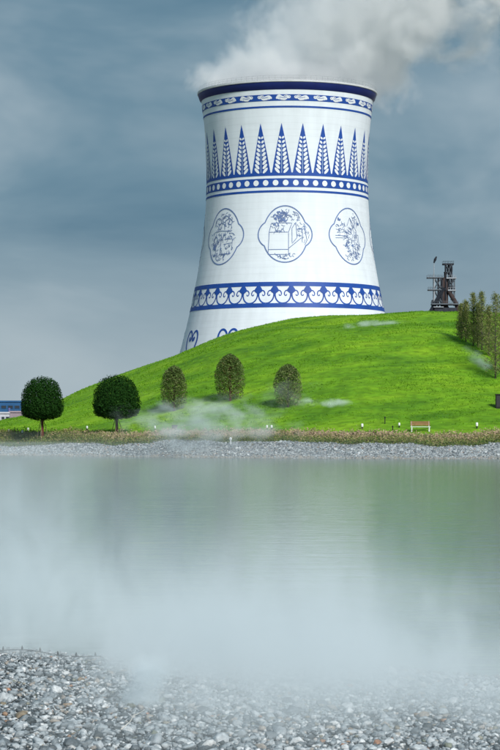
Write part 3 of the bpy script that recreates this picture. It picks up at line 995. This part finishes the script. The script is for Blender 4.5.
def round_tree(label, px, base_py, top_py, half_px, crown_bot_py, Y, bark):
    """clipped dome crown on a short stem"""
    g = on_land(px, Y)
    root = empty('round_tree', g)
    u = Y / F
    Ht = CAM_Z + (HOR - top_py) * u - g.z
    cb = CAM_Z + (HOR - crown_bot_py) * u - g.z
    rx = half_px * u
    MB().tube([(0, 0, -0.15), (0.02, 0, cb * .5), (0.0, 0, cb + .3), (0.05, 0.02, cb + 1.2)], [.19, .15, .13, .08], 9).build('trunk', bark, root, True)
    for a in (0.4, 2.5, 4.6):
        MB().tube([(0.75 * math.cos(a), 0.75 * math.sin(a), -0.1), (0.1 * math.cos(a), 0.1 * math.sin(a), cb + 0.1)], .035, 6).build('stake', M_wood, root)
    lb = MB()
    for k in range(9):
        a = k * 2.4
        lb.tube([(0, 0, cb + .15 + .05 * k), (rx * .45 * math.cos(a), rx * .45 * math.sin(a), cb + .7 + .1 * k), (rx * .8 * math.cos(a), rx * .8 * math.sin(a), cb + 1.0 + .22 * k)], [.07, .045, .02], 5)
    lb.build('limbs', bark, root)
    n = 24000
    hh = Ht - cb
    d = rng.normal(size=(n, 3)); d /= np.linalg.norm(d, axis=1)[:, None]
    rr = 1 - np.abs(rng.normal(0, 0.23, n))
    rr = np.clip(rr, 0.3, 1.0)
    # dome: full round above, quickly rounded off below
    zc_ = cb + hh * 0.33
    dz = np.where(d[:, 2] > 0, hh * 0.67, hh * 0.36)
    # boxy lower half
    hor = np.hypot(d[:, 0], d[:, 1]) + 1e-6
    fl = np.where(d[:, 2] < 0, hor ** -0.62, hor ** -0.22)
    fl = np.minimum(fl, 1.32)
    lump = 1 + 0.045 * np.sin(7 * np.arctan2(d[:, 1], d[:, 0]) + 5 * d[:, 2]) * np.sin(9 * d[:, 2] + 1) + rng.normal(0, 0.018, n)
    pos = np.stack([d[:, 0] * rx * fl * rr * lump, d[:, 1] * rx * fl * rr * lump, zc_ + d[:, 2] * dz * rr * lump], 1)
    nr = d + rng.normal(0, 0.55, (n, 3)); nr /= np.linalg.norm(nr, axis=1)[:, None]
    v, t, a = leaf_cloud(pos, nr, rng.uniform(0.11, 0.21, n), np.clip(rng.normal(0.42, 0.2, n), 0, 1))
    obj('crown', np_mesh('crown', v, t, M_leaf, a), root)
    return tag(root, label, 'tree', 'clipped trees along the foot of the hill')
round_tree('dark green dome-shaped tree with reddish trunk, leftmost on the lawn', 42, 433, 376.5, 21.3, 419, 226, M_redbark)
round_tree('dark green dome-shaped tree with dark trunk, second from the left edge', 116.5, 431, 375, 23.8, 418, 221, M_bark)

def egg_tree(label, px, base_py, top_py, half_px, bark, n, greyness, seed):
    g = ground_hit(px, base_py)
    root = empty('open_tree', g)
    u = g.y / F
    Ht = (base_py - top_py) * u
    rx = half_px * u
    r_ = random.Random(seed)
    MB().tube([(0, 0, -0.2), (0.03, 0, .5), (-0.02, 0, Ht * .3), (0.03, 0, Ht * .6), (0, 0, Ht * .88)], [.15, .12, .10, .06, .02], 8).build('trunk', bark, root, True)
    lb = MB(); tips = []
    for k in range(46):
        t = 0.10 + 0.75 * k / 46
        a = k * 2.4 + r_.uniform(-.3, .3)
        prof = math.sqrt(max(0.02, 1 - ((t + .12 - .46) / (.56 if t > .34 else .62)) ** 2))
        L = rx * prof * r_.uniform(.7, .92)
        z0 = Ht * t
        rise = Ht * r_.uniform(.10, .26)
        p1 = (L * .5 * math.cos(a), L * .5 * math.sin(a), z0 + rise * .6)
        p2 = (L * math.cos(a + .15), L * math.sin(a + .15), min(z0 + rise, Ht * .90))
        lb.tube([(0, 0, z0), p1, p2], [.045, .028, .012], 5)
        for j in range(4):
            f_ = r_.uniform(.3, .95)
            q_ = Vector(p1).lerp(Vector(p2), f_)
            a2 = a + r_.uniform(-1.3, 1.3)
            lb.tube([q_, (q_.x + .25 * math.cos(a2), q_.y + .25 * math.sin(a2), q_.z + r_.uniform(.05, .25))], [.014, .007], 4)
    lb.build('limbs', bark, root)
    t = rng.uniform(0.06, 1, n)
    prof = np.sqrt(np.clip(1 - ((t - .46) / np.where(t > .46, .54, .60)) ** 2, 0, 1))
    keep_ = rng.uniform(0, 1, n) < (0.16 + 0.84 * t)
    ang = rng.uniform(0, 2 * math.pi, n)
    clump = 0.5 + 0.5 * np.sin(5 * ang + 9 * t) * np.sin(14 * t + 2 * ang)
    rr = np.sqrt(rng.uniform(0.12, 1, n)) * (0.92 + 0.10 * clump)
    keep_ &= rng.uniform(0, 1, n) < 0.45 + 0.55 * clump
    pos = np.stack([rx * prof * rr * np.cos(ang), rx * prof * rr * np.sin(ang), Ht * (t + rng.normal(0, .012, n))], 1)[keep_]
    m = len(pos)
    nr = rng.normal(size=(m, 3)); nr /= np.linalg.norm(nr, axis=1)[:, None]
    v, tr, a_ = leaf_cloud(pos, nr, rng.uniform(.10, .20, m), np.clip(rng.normal(.40 + greyness, .24, m) - .25 * (pos[:, 2] / Ht - .5), 0, 1))
    obj('crown', np_mesh('crown', v, tr, M_olive, a_), root)
    return tag(root, label, 'tree', 'open crowned trees on the lower slope')
egg_tree('brownish egg-shaped tree on the slope, left of the three thin ones', 174, 411, 366.5, 14.2, M_bark, 17500, 0.06, 1)
egg_tree('tallest egg-shaped olive tree of the three on the slope', 230, 401, 355, 16.0, M_redbark, 20000, 0.0, 2)
egg_tree('grey-green egg-shaped tree in thin mist, right of the three on the slope', 288, 407, 365, 15.2, M_greybark, 15000, 0.16, 3)

def redwood(label, px, base_py, top_py, half_px, seed):
    g = ground_hit(px, base_py)
    root = empty('conical_tree', g)
    u = g.y / F
    Ht = (base_py - top_py) * u
    rx = half_px * 1.5 * u
    r_ = random.Random(seed)
    MB().tube([(0, 0, -.2), (0.02, 0, Ht * .5), (0, 0, Ht)], [.085, .05, .010], 7).build('trunk', M_greybark, root, True)
    lb = MB(); P, S = [], []
    nb = 110
    for k in range(nb):
        t = 0.03 + 0.94 * (k / nb)
        a = k * 2.4 + r_.uniform(-.4, .4)
        L = rx * ((1 - t) ** .75 * .95 + .12) * r_.uniform(.65, 1.15)
        rise = L * r_.uniform(.35, .9)
        p2 = Vector((L * math.cos(a), L * math.sin(a), Ht * t + rise))
        lb.tube([(0, 0, Ht * t), p2], [.022, .006], 4, False)
        for j in range(34):
            f_ = r_.uniform(.15, 1.05)
            q_ = Vector((0, 0, Ht * t)).lerp(p2, f_)
            P.append((q_.x + r_.gauss(0, .09), q_.y + r_.gauss(0, .09), q_.z + r_.gauss(0, .11)))
    lb.build('branches', M_greybark, root)
    pos = np.array(P); m = len(pos)
    nr = rng.normal(size=(m, 3)); nr /= np.linalg.norm(nr, axis=1)[:, None]
    v, tr, a_ = leaf_cloud(pos, nr, rng.uniform(.08, .19, m), np.clip(rng.normal(.45, .28, m), 0, 1), .45)
    obj('crown', np_mesh('crown', v, tr, M_redwood, a_), root)
    return tag(root, label, 'tree', 'slender conical trees on the right slope')
redwood('slender brown conical tree, leftmost of the row at the right edge', 461.5, 339, 304, 5, 11)
redwood('slender conical tree, second from the left in the right-hand row', 466, 342, 300.5, 6, 12)
redwood('slender olive conical tree, third from the left in the right-hand row', 473.4, 346, 292.5, 7, 13)
redwood('short olive conical tree, fourth from the left in the right-hand row', 478, 347, 303, 6, 14)
redwood('tall olive conical tree, fifth from the left in the right-hand row', 482, 350, 291, 7.5, 15)
redwood('low brown conical tree, sixth from the left in the right-hand row', 489, 356, 306, 7, 16)
redwood('tallest brown conical tree of the right-hand row, nearest the water', 495.5, 379, 292, 9, 17)
redwood('tall conical tree cut by the right picture edge', 502, 372, 294, 9, 18)

# ------------------------------------------------------------------ grasses
def blades(name, pos, height, width, rnd, mat, lean=0.35):
    n = len(pos)
    a = rng.uniform(0, 2 * math.pi, n)
    s = np.stack([np.cos(a), np.sin(a), 0 * a], 1)
    ln = rng.normal(0, lean, (n, 2))
    tip = pos + np.stack([ln[:, 0] * height, ln[:, 1] * height, height], 1)
    v = np.stack([pos - s * width[:, None] / 2, pos + s * width[:, None] / 2, tip], 1).reshape(-1, 3)
    return np_mesh(name, v, np.arange(n * 3).reshape(-1, 3), mat, np.repeat(rnd, 3))
GRASS = [(0.0, (0.045, 0.140, 0.004)), (0.35, (0.095, 0.250, 0.006)), (0.7, (0.165, 0.345, 0.010)), (1.0, (0.260, 0.425, 0.020))]
M_blade = ramp_mat('grass_blade', GRASS, 'attr', 0.6, 0.25, None, 'LINEAR', 0.2)
n = 170000
bx_ = rng.uniform(-42, 42, n)
by_ = far_edge(bx_) + 12.5 + (rng.uniform(0, 1, n) ** .9) * 108
kp = np.abs(bx_) < by_ * .1137 + 8
kp &= (by_ < 304)
nz = vnoise(bx_ * .5 + by_ * .16 + 300, by_ - bx_ * .3 + 300, .36)
kp &= rng.uniform(0, 1, n) < np.clip((nz - .34) * 3.2, .06, 1)
bx_, by_, nz = bx_[kp], by_[kp], nz[kp]
bp = np.stack([bx_, by_, land_h(bx_, by_) - .02], 1)
tone = np.clip(1.0 - nz * .75 + rng.normal(0, .07, len(nz)), .48, 1)
gr = obj('grass', blades('grass', bp, rng.uniform(.05, .17, len(nz)), rng.uniform(.08, .17, len(nz)), tone, M_blade, .6))
tag(gr, 'short bright green grass tufts covering the hillside', 'grass', kind='stuff')

BED = [(0.0, (0.06, 0.12, 0.018)), (0.3, (0.15, 0.21, 0.04)), (0.55, (0.30, 0.28, 0.10)), (0.8, (0.46, 0.37, 0.20)), (1.0, (0.52, 0.38, 0.27))]
M_bed = ramp_mat('bed_plants', BED, 'attr', 0.8, 0.2, None, 'LINEAR', 0.15)
n = 60000
x_ = rng.uniform(-34, 34, n)
v_ = rng.uniform(6.2, 12.6, n)
y_ = far_edge(x_) + v_ + bank_wiggle(x_)
nz = vnoise(x_, y_ * 1.2, .55)
kp = rng.uniform(0, 1, n) < np.clip(nz * 1.9 - .15, .15, 1)
x_, y_, nz, v_ = x_[kp], y_[kp], nz[kp], v_[kp]
# green low edge along the gravel, dry straw-coloured plants above it, greener towards the left
tone = np.clip(.16 + (v_ - 6.2) * .17 * np.clip((x_ + 26) / 16, .35, 1) - np.clip((v_ - 11.4), 0, 2) * .35 + rng.normal(0, .2, len(x_)) + (nz - .5) * .5, 0, 1)
hgt_ = np.abs(rng.normal(0, .26, len(x_))) * (.25 + 1.1 * nz)
m_ = len(x_)
nr_ = rng.normal(size=(m_, 3)) + np.array([0, -.4, .8]); nr_ /= np.linalg.norm(nr_, axis=1)[:, None]
bv, bt, ba = leaf_cloud(np.stack([x_, y_, land_h(x_, y_) + hgt_], 1), nr_, rng.uniform(.09, .26, m_), tone, .55)
bd = obj('bed_plants', np_mesh('bed_plants', bv, bt, M_bed, ba))
tag(bd, 'dry tan and green low plants in the bed above the gravel bank', 'plants', kind='stuff')

# ------------------------------------------------------------------ bench, lights and posts along the far shore
M_wpaint = plain('white_enamel', (0.80, 0.81, 0.80), 0.45, 0, 0.05, 4)
M_bwood = plain('brown_wood', (0.30, 0.12, 0.07), 0.7, 0, 0.2, 6)
M_black = plain('black_metal', (0.02, 0.02, 0.022), 0.5, 0.3, 0.2, 4)
M_lens = plain('frosted_lens', (0.85, 0.86, 0.85), 0.3, 0, 0.03, 4)
YB = 206.5
bz = float(land_h((420.5 - 250) / F * YB, YB))
bench = empty('park_bench', ((420.5 - 250) / F * YB, YB, bz))
tag(bench, 'white bench with brown wooden back rails on the lawn by the planting bed', 'bench')
for k, (y0, z0) in enumerate(((-.22, .42), (-.06, .42), (.10, .42))):
    MB().box(-.95, .95, y0, y0 + .13, z0, z0 + .05).build('seat_slat', M_wpaint, bench)
for z0 in (.58, .72, .86):
    MB().box(-.92, .92, .27 + (z0 - .58) * .25, .30 + (z0 - .58) * .25, z0, z0 + .10).build('back_rail', M_bwood, bench)
for x in (-.82, .82):
    MB().box(x - .05, x + .05, -.2, -.12, -.05, .418).build('leg', M_wpaint, bench)
    MB().box(x - .05, x + .05, .16, .24, -.05, .418).build('leg', M_wpaint, bench)
    MB().tube([(x, .25, .40), (x, .39, .98)], .03, 6).build('back_post', M_wpaint, bench)

def garden_light(px, py, label, s=1.0):
    Y = None
    for yy in np.arange(200, 240, .25):      # base stands on the lawn edge
        p = px2w(px, py + 1.6, yy)
        if float(land_h(p.x, yy)) >= p.z: Y = yy; break
    if Y is None: Y = float(far_edge((px - 250) / F * 215)) + 13
    g = on_land(px, Y)
    root = empty('garden_light', g)
    MB().lathe([(.055 * s, -.08), (.055 * s, .16 * s), (.075 * s, .165 * s), (.075 * s, .19 * s), (0.02, .19 * s)], 10).build('post', M_black, root)
    MB().lathe([(.09 * s, .192 * s), (.10 * s, .30 * s), (.095 * s, .42 * s), (.06 * s, .455 * s), (.005, .465 * s)], 10).build('lens', M_lens, root, True)
    tag(root, label, 'garden light', 'white garden lights along the lawn')
garden_light(8.5, 426, 'white garden light at the left edge, first from the left')
garden_light(22.3, 425.3, 'white garden light just left of the reddish tree trunk, on dark post')
garden_light(28, 430.5, 'lowest white garden light below the leftmost round tree')
garden_light(87, 429, 'white garden light between the two dark round trees')
garden_light(155, 428.8, 'white garden light left below the brownish egg-shaped tree')
garden_light(267, 428.6, 'left of the paired white garden lights below the grey-green tree')
garden_light(271.6, 428.6, 'right of the paired white garden lights below the grey-green tree')
garden_light(362.3, 427.6, 'white garden light alone, left of the bench, above the dry plants', 1.15)
garden_light(399.3, 426.3, 'white garden light next to the left end of the bench')
garden_light(477, 427.3, 'white garden light right of the bench, towards the right edge', 1.25)

g = on_land(231, 206.5)
nz_ = empty('white_marker', (g.x, float(far_edge(g.x)) + 5.2, float(land_h(g.x, float(far_edge(g.x)) + 5.2))))
tag(nz_, 'small white marker post standing on the far gravel bank in mist', 'marker')
MB().lathe([(.07, -.1), (.07, .38), (.05, .40)], 10).build('post', M_wpaint, nz_)
MB().lathe([(.05, .40), (.13, .47), (.13, .60), (.06, .70), (.005, .71)], 10).build('cap', M_wpaint, nz_, True)

def dark_post(px, py0, py1, label):
    g = ground_hit(px, py1)
    root = empty('dark_post', g)
    h = (py1 - py0) * g.y / F
    MB().tube([(0, 0, -.1), (0, 0, h)], .045, 7).build('pole', M_black, root)
    MB().lathe([(.07, h - .12), (.07, h), (.01, h + .02)], 8).build('head', M_black, root)
    tag(root, label, 'post')
dark_post(385, 417, 424, 'thin dark post up on the lawn, left of the bench')
dark_post(392.7, 426, 432, 'thin dark post at the edge of the dry plants, left of the bench')

g = ground_hit(174.5, 430)
bxo = empty('utility_box', g)
tag(bxo, 'small dark brown utility box below the brownish egg-shaped tree', 'box')
MB().box(-.26, .26, -.18, .18, -.1, .42).build('body', plain('brown_box', (.05, .03, .025), .7), bxo)
MB().box(-.30, .30, -.22, .22, .423, .47).build('lid', M_black, bxo)
MB().box(-.22, .22, -.20, -.183, .04, .38).build('door', plain('brown_door', (.07, .045, .035), .6), bxo)
g = ground_hit(500, 408)
sg = empty('control_cabinet', g)
tag(sg, 'black cabinet on the slope cut by the right picture edge', 'cabinet')
MB().box(-.42, .9, -.3, .3, -.1, 1.28).build('body', M_black, sg)
MB().box(-.47, .95, -.36, .36, 1.283, 1.36).build('roof', M_black, sg)
MB().box(-.36, .22, -.33, -.303, .08, 1.2).build('door', plain('dark_door', (.03, .03, .034), .5), sg)
MB().box(.28, .86, -.33, -.303, .08, 1.2).build('door', plain('dark_door_b', (.03, .03, .034), .5), sg)

# ------------------------------------------------------------------ mist hose and twig on the near shore
hose = empty('mist_hose', (0, 23, 0))
tag(hose, 'thin black mist hose with small nozzles along the near water edge', 'hose')
hp = []
def hose_pt(X):
    Y = float(near_edge(X)) - 0.55 + 0.05 * math.sin(X * 3)
    return Vector((X, Y - 23, float(near_h(X, Y)) + 0.050 + 0.010 * math.sin(X * 7)))
MB().tube([hose_pt(x) for x in np.arange(-5.0, -1.55, .1)] + [hose_pt(-1.5) - Vector((0, 0, .05)), hose_pt(-1.4) - Vector((0, 0, .1))], .005, 6).build('pipe', M_black, hose, True)
nzm = MB().lathe([(.008, -.010), (.011, -.005), (.011, .016), (.007, .022), (.004, .036), (.001, .037)], 8)
nzm_me = mesh('nozzle', nzm.v, nzm.f, M_black)
for k in range(16):
    o = obj('nozzle', nzm_me, hose)
    o.location = hose_pt(-4.85 + .213 * k) + Vector((0, 0, .008))
tw = empty('twig', (0, 0, 0))
a_, b_ = px2w(121, 750, 15.1), px2w(142, 731, 16.0)
za_ = float(near_h(a_.x, 15.1)) + .09; zb_ = float(near_h(b_.x, 16.0)) + .12
tw.location = (a_.x, 15.1, za_)
dv = Vector((b_.x - a_.x, .9, zb_ - za_))
M_twig = plain('dry_twig', (.62, .60, .54), .8)
MB().tube([(0, 0, 0), dv * .35 + Vector((.01, 0, .015)), dv * .7 + Vector((-.012, 0, .03)), dv], [.0045, .004, .003, .002], 6).build('stem', M_twig, tw, True)
MB().tube([dv * .6 + Vector((-.008, 0, .026)), dv * .78 + Vector((.05, .03, .05))], [.0035, .0015], 5).build('side_shoot', M_twig, tw)
tag(tw, 'thin pale dry twig lying on the stones at the bottom edge', 'twig')

# ------------------------------------------------------------------ steam and mist (real volumes)
class VN:
    """tiny node-expression builder for density fields"""
    def __init__(self, name, step):
        self.m = bpy.data.materials.new(name)
        self.m.use_nodes = True
        self.nt = self.m.node_tree
        self.nt.nodes.clear()
        self.out = self.nt.nodes.new('ShaderNodeOutputMaterial')
        self.m.cycles.volume_step_rate = step
        try: self.m.cycles.volume_sampling = 'DISTANCE'
        except Exception: pass
        g = self.nt.nodes.new('ShaderNodeNewGeometry')
        self.P = g.outputs['Position']
        s = self.nt.nodes.new('ShaderNodeSeparateXYZ')
        self.nt.links.new(self.P, s.inputs[0])
        self.x, self.y, self.z = s.outputs
    def _in(self, sock, v):
        if isinstance(v, (int, float)): sock.default_value = v
        else: self.nt.links.new(v, sock)
    def op(self, o, a, b=0.0, c=0.0, clamp=False):
        n = self.nt.nodes.new('ShaderNodeMath'); n.operation = o; n.use_clamp = clamp
        self._in(n.inputs[0], a); self._in(n.inputs[1], b); self._in(n.inputs[2], c)
        return n.outputs[0]
    def add(self, a, b): return self.op('ADD', a, b)
    def sub(self, a, b): return self.op('SUBTRACT', a, b)
    def mul(self, a, *bs):
        for b in bs: a = self.op('MULTIPLY', a, b)
        return a
    def step(self, v, a, b, lo=0.0, hi=1.0):
        n = self.nt.nodes.new('ShaderNodeMapRange'); n.interpolation_type = 'SMOOTHSTEP'
        self._in(n.inputs['Value'], v); self._in(n.inputs['From Min'], a); self._in(n.inputs['From Max'], b)
        n.inputs['To Min'].default_value = lo; n.inputs['To Max'].default_value = hi
        return n.outputs['Result']
    def noise(self, scale, detail=3.0, rough=.55, dist=0.0, stretch=(1, 1, 1), loc=(0, 0, 0), vec=None):
        mp = self.nt.nodes.new('ShaderNodeMapping')
        mp.inputs['Scale'].default_value = stretch
        mp.inputs['Location'].default_value = loc
        self.nt.links.new(vec or self.P, mp.inputs[0])
        n = self.nt.nodes.new('ShaderNodeTexNoise')
        n.inputs['Scale'].default_value = scale; n.inputs['Detail'].default_value = detail
        n.inputs['Roughness'].default_value = rough; n.inputs['Distortion'].default_value = dist
        self.nt.links.new(mp.outputs[0], n.inputs['Vector'])
        return n.outputs['Fac']
    def finish(self, density, col=(.80, .885, .915), aniso=-0.30):
        v = self.nt.nodes.new('ShaderNodeVolumePrincipled')
        v.inputs['Color'].default_value = col + (1,)
        v.inputs['Anisotropy'].default_value = aniso
        self._in(v.inputs['Density'], density)
        self.nt.links.new(v.outputs[0], self.out.inputs['Volume'])
        return self.m

def vol_box(name, x0, x1, y0, y1, z0, z1, mat, label, cat):
    o = MB().box(x0, x1, y0, y1, z0, z1).build(name, mat)
    return tag(o, label, cat, kind='stuff')

# plume from the tower's mouth, drifting to the right and away
V = VN('plume_steam', 0.42)
P0 = (TX - 6.0, TD, 82.0)
dx_, dy_, dz_ = Vector((0.74, 0.10, 0.60)).normalized()
rx_, ry_, rz_ = V.sub(V.x, P0[0]), V.sub(V.y, P0[1]), V.sub(V.z, P0[2])
t_ = V.add(V.add(V.mul(rx_, dx_), V.mul(ry_, dy_)), V.mul(rz_, dz_))
t_c = V.op('MAXIMUM', t_, 0.0)
ex = V.sub(rx_, V.mul(t_c, dx_)); ey = V.sub(ry_, V.mul(t_c, dy_)); ez = V.sub(rz_, V.mul(t_c, dz_))
dist_ = V.op('SQRT', V.add(V.add(V.mul(ex, ex), V.mul(ey, ey)), V.mul(ez, ez)))
rad_ = V.add(V.mul(t_c, 0.17), 18.0)
core = V.sub(1.0, V.op('DIVIDE', dist_, rad_))
nA = V.noise(0.060, 5.0, .60, 0.5)
nB = V.noise(0.16, 3.0, .6, 0.0, loc=(3, 1, 7))
f_ = V.add(core, V.add(V.mul(V.sub(nA, .5), 2.3), V.mul(V.sub(nB, .5), .7)))
den = V.step(f_, 0.14, 0.62)
floor_ = V.step(rx_, 20.0, 36.0, 0.0, -9.0)          # sinks a little on the lee side, behind the rim
den = V.mul(den, V.step(V.sub(rz_, floor_), -0.3, 2.5), V.step(t_c, 60.0, 100.0, 1.0, .35), 0.15)
vol_box('steam_plume', TX - 26, TX + 96, TD - 34, TD + 52, 72.5, 150, V.finish(den, (.992, .996, 1.0), -0.45), 'white steam plume drifting up and right from the tower mouth', 'steam')

# mist bank over the near water and stones
V = VN('near_mist', 0.55)
X, Y, Z = V.x, V.y, V.z
edge_d = V.sub(V.add(Y, V.mul(X, .42)), 23.4)         # metres beyond the near water's edge
n1 = V.noise(0.30, 0.0, .55, 0, (1, .5, 1.0), (11.3, 2.2, 0))
n2 = V.noise(1.15, 3.0, .62, .7, (1.1, .5, .55), (5, 2, 0))
nn = V.add(V.mul(n1, .52), V.mul(n2, .48))
side = V.step(V.add(V.add(X, V.mul(V.sub(Y, 20.0), .05)), V.mul(V.sub(n2, .5), 1.6)), -1.85, -1.05)
env = V.mul(V.step(V.add(edge_d, V.mul(side, 2.4)), -1.9, 0.0), V.add(V.step(edge_d, 1.5, 14.0, .75, 0.0), V.step(edge_d, 8.0, 27.0, .20, 0.0)))
hgt = V.op('EXPONENT', V.op('DIVIDE', V.mul(V.op('MAXIMUM', Z, 0.0), V.step(X, -4.0, 4.0, -1.9, -3.1)), V.step(n1, .32, .66, .50, 1.5)))
body = V.mul(env, hgt, V.op('MAXIMUM', V.step(nn, .40, .61, .06, 1.0), V.mul(V.step(X, -2.2, -.5, 2.6, 0.0), V.step(edge_d, 2.0, 8.0, 1.0, 0.0))), V.step(X, -1.0, 4.5, 1.0, .55), V.step(n2, .38, .60, .22, 1.65), 0.35)
# veil creeping over the stones, except at the left
veil = V.mul(V.step(edge_d, -12.0, -5.5), V.step(edge_d, 0.0, 1.5, 1.0, 0.0), V.op('EXPONENT', V.mul(V.op('MAXIMUM', Z, 0.0), -2.9)))
lm = side
veil = V.mul(veil, lm, V.step(nn, .42, .58, .18, 1.0), 1.5)
den = V.add(body, veil)
vol_box('near_mist', -12, 12, 11, 52, -1.0, 2.35, V.finish(den), 'dense white mist bank rolling over the near water and stones', 'mist')

# thin mist lying on the rest of the lake
V = VN('lake_mist', 0.55)
n1 = V.noise(0.06, 1.0, .55, 0, (1, .6, 2))
den = V.mul(V.op('EXPONENT', V.mul(V.op('MAXIMUM', V.z, 0.0), -1.1)), V.step(V.y, 38, 64), V.step(n1, .32, .68, .35, 1.0), V.step(V.x, -4.0, 10.0, 1.0, 0.3), V.step(V.y, 150, 205, 1.0, .5), .0055)
vol_box('lake_mist', -45, 45, 38, 216, -1.0, 2.4, V.finish(den), 'thin white mist lying over the middle of the lake', 'mist')

# puffs on the far bank and the hill
def ico(name):
    bm = bmesh.new(); bmesh.ops.create_icosphere(bm, subdivisions=3, radius=1.0)
    m = bpy.data.meshes.new(name); bm.to_mesh(m); bm.free(); return m
def puff(label, px, py, Y, wpx, hpx, depth, dens, tilt=0.0, seed=0, nscale=0.45):
    V = VN('mist_puff', 1.0)
    tc = V.nt.nodes.new('ShaderNodeTexCoord')
    ln = V.nt.nodes.new('ShaderNodeVectorMath'); ln.operation = 'LENGTH'
    V.nt.links.new(tc.outputs['Object'], ln.inputs[0])
    nz = V.noise(nscale, 3.0, .6, 0, (1, .7, 1.6), (seed * 3.1, seed, 0))
    f = V.add(V.mul(V.sub(1.0, ln.outputs['Value']), .8), V.mul(V.sub(nz, .5), 2.6))
    den = V.mul(V.step(f, 0.15, 1.0), V.step(ln.outputs['Value'], .45, 1.0, 1.0, 0.0), dens * 1.5)
    me = ico('mist_puff'); me.materials.append(V.finish(den))
    o = obj('mist_puff', me)
    p = px2w(px, py, Y)
    o.location = p
    u = Y / F
    o.scale = (wpx / 2 * u, depth / 2, hpx / 2 * u)
    o.rotation_euler = (0, tilt, 0)
    tag(o, label, 'mist', 'drifting mist puffs on the far bank and hill', 'stuff')
puff('broad soft mist over the far gravel bank below the egg-shaped trees', 206, 426, 202, 240, 88, 12, .14, 0, 1)
puff('thin mist veil in front of the grey-green tree', 292, 400, 222, 90, 60, 8, .055, 0, 2)
gp = ground_hit(330, 405)
puff('small mist wisp on the lower slope right of the grey-green tree', 330, 403.5, gp.y - 1, 96, 15, 5, .42, .05, 3)
gp = ground_hit(372, 325)
puff('small mist wisp near the hilltop below the tower', 374, 324.5, gp.y - 1, 90, 13, 6, .34, -.06, 4)
gp = ground_hit(483, 364)
puff('mist wisp slanting down the slope among the conical trees', 485, 365, gp.y - 2, 74, 22, 5, .32, R(36), 5)
puff('mist wisp low at the right edge above the bank', 494, 423, 214, 50, 12, 4, .30, 0, 6)
puff('distinct white mist wisp curling over the stones right of the clear patch', 143, 694, 18.0, 66, 160, 1.4, 2.6, R(12), 7, 1.9)
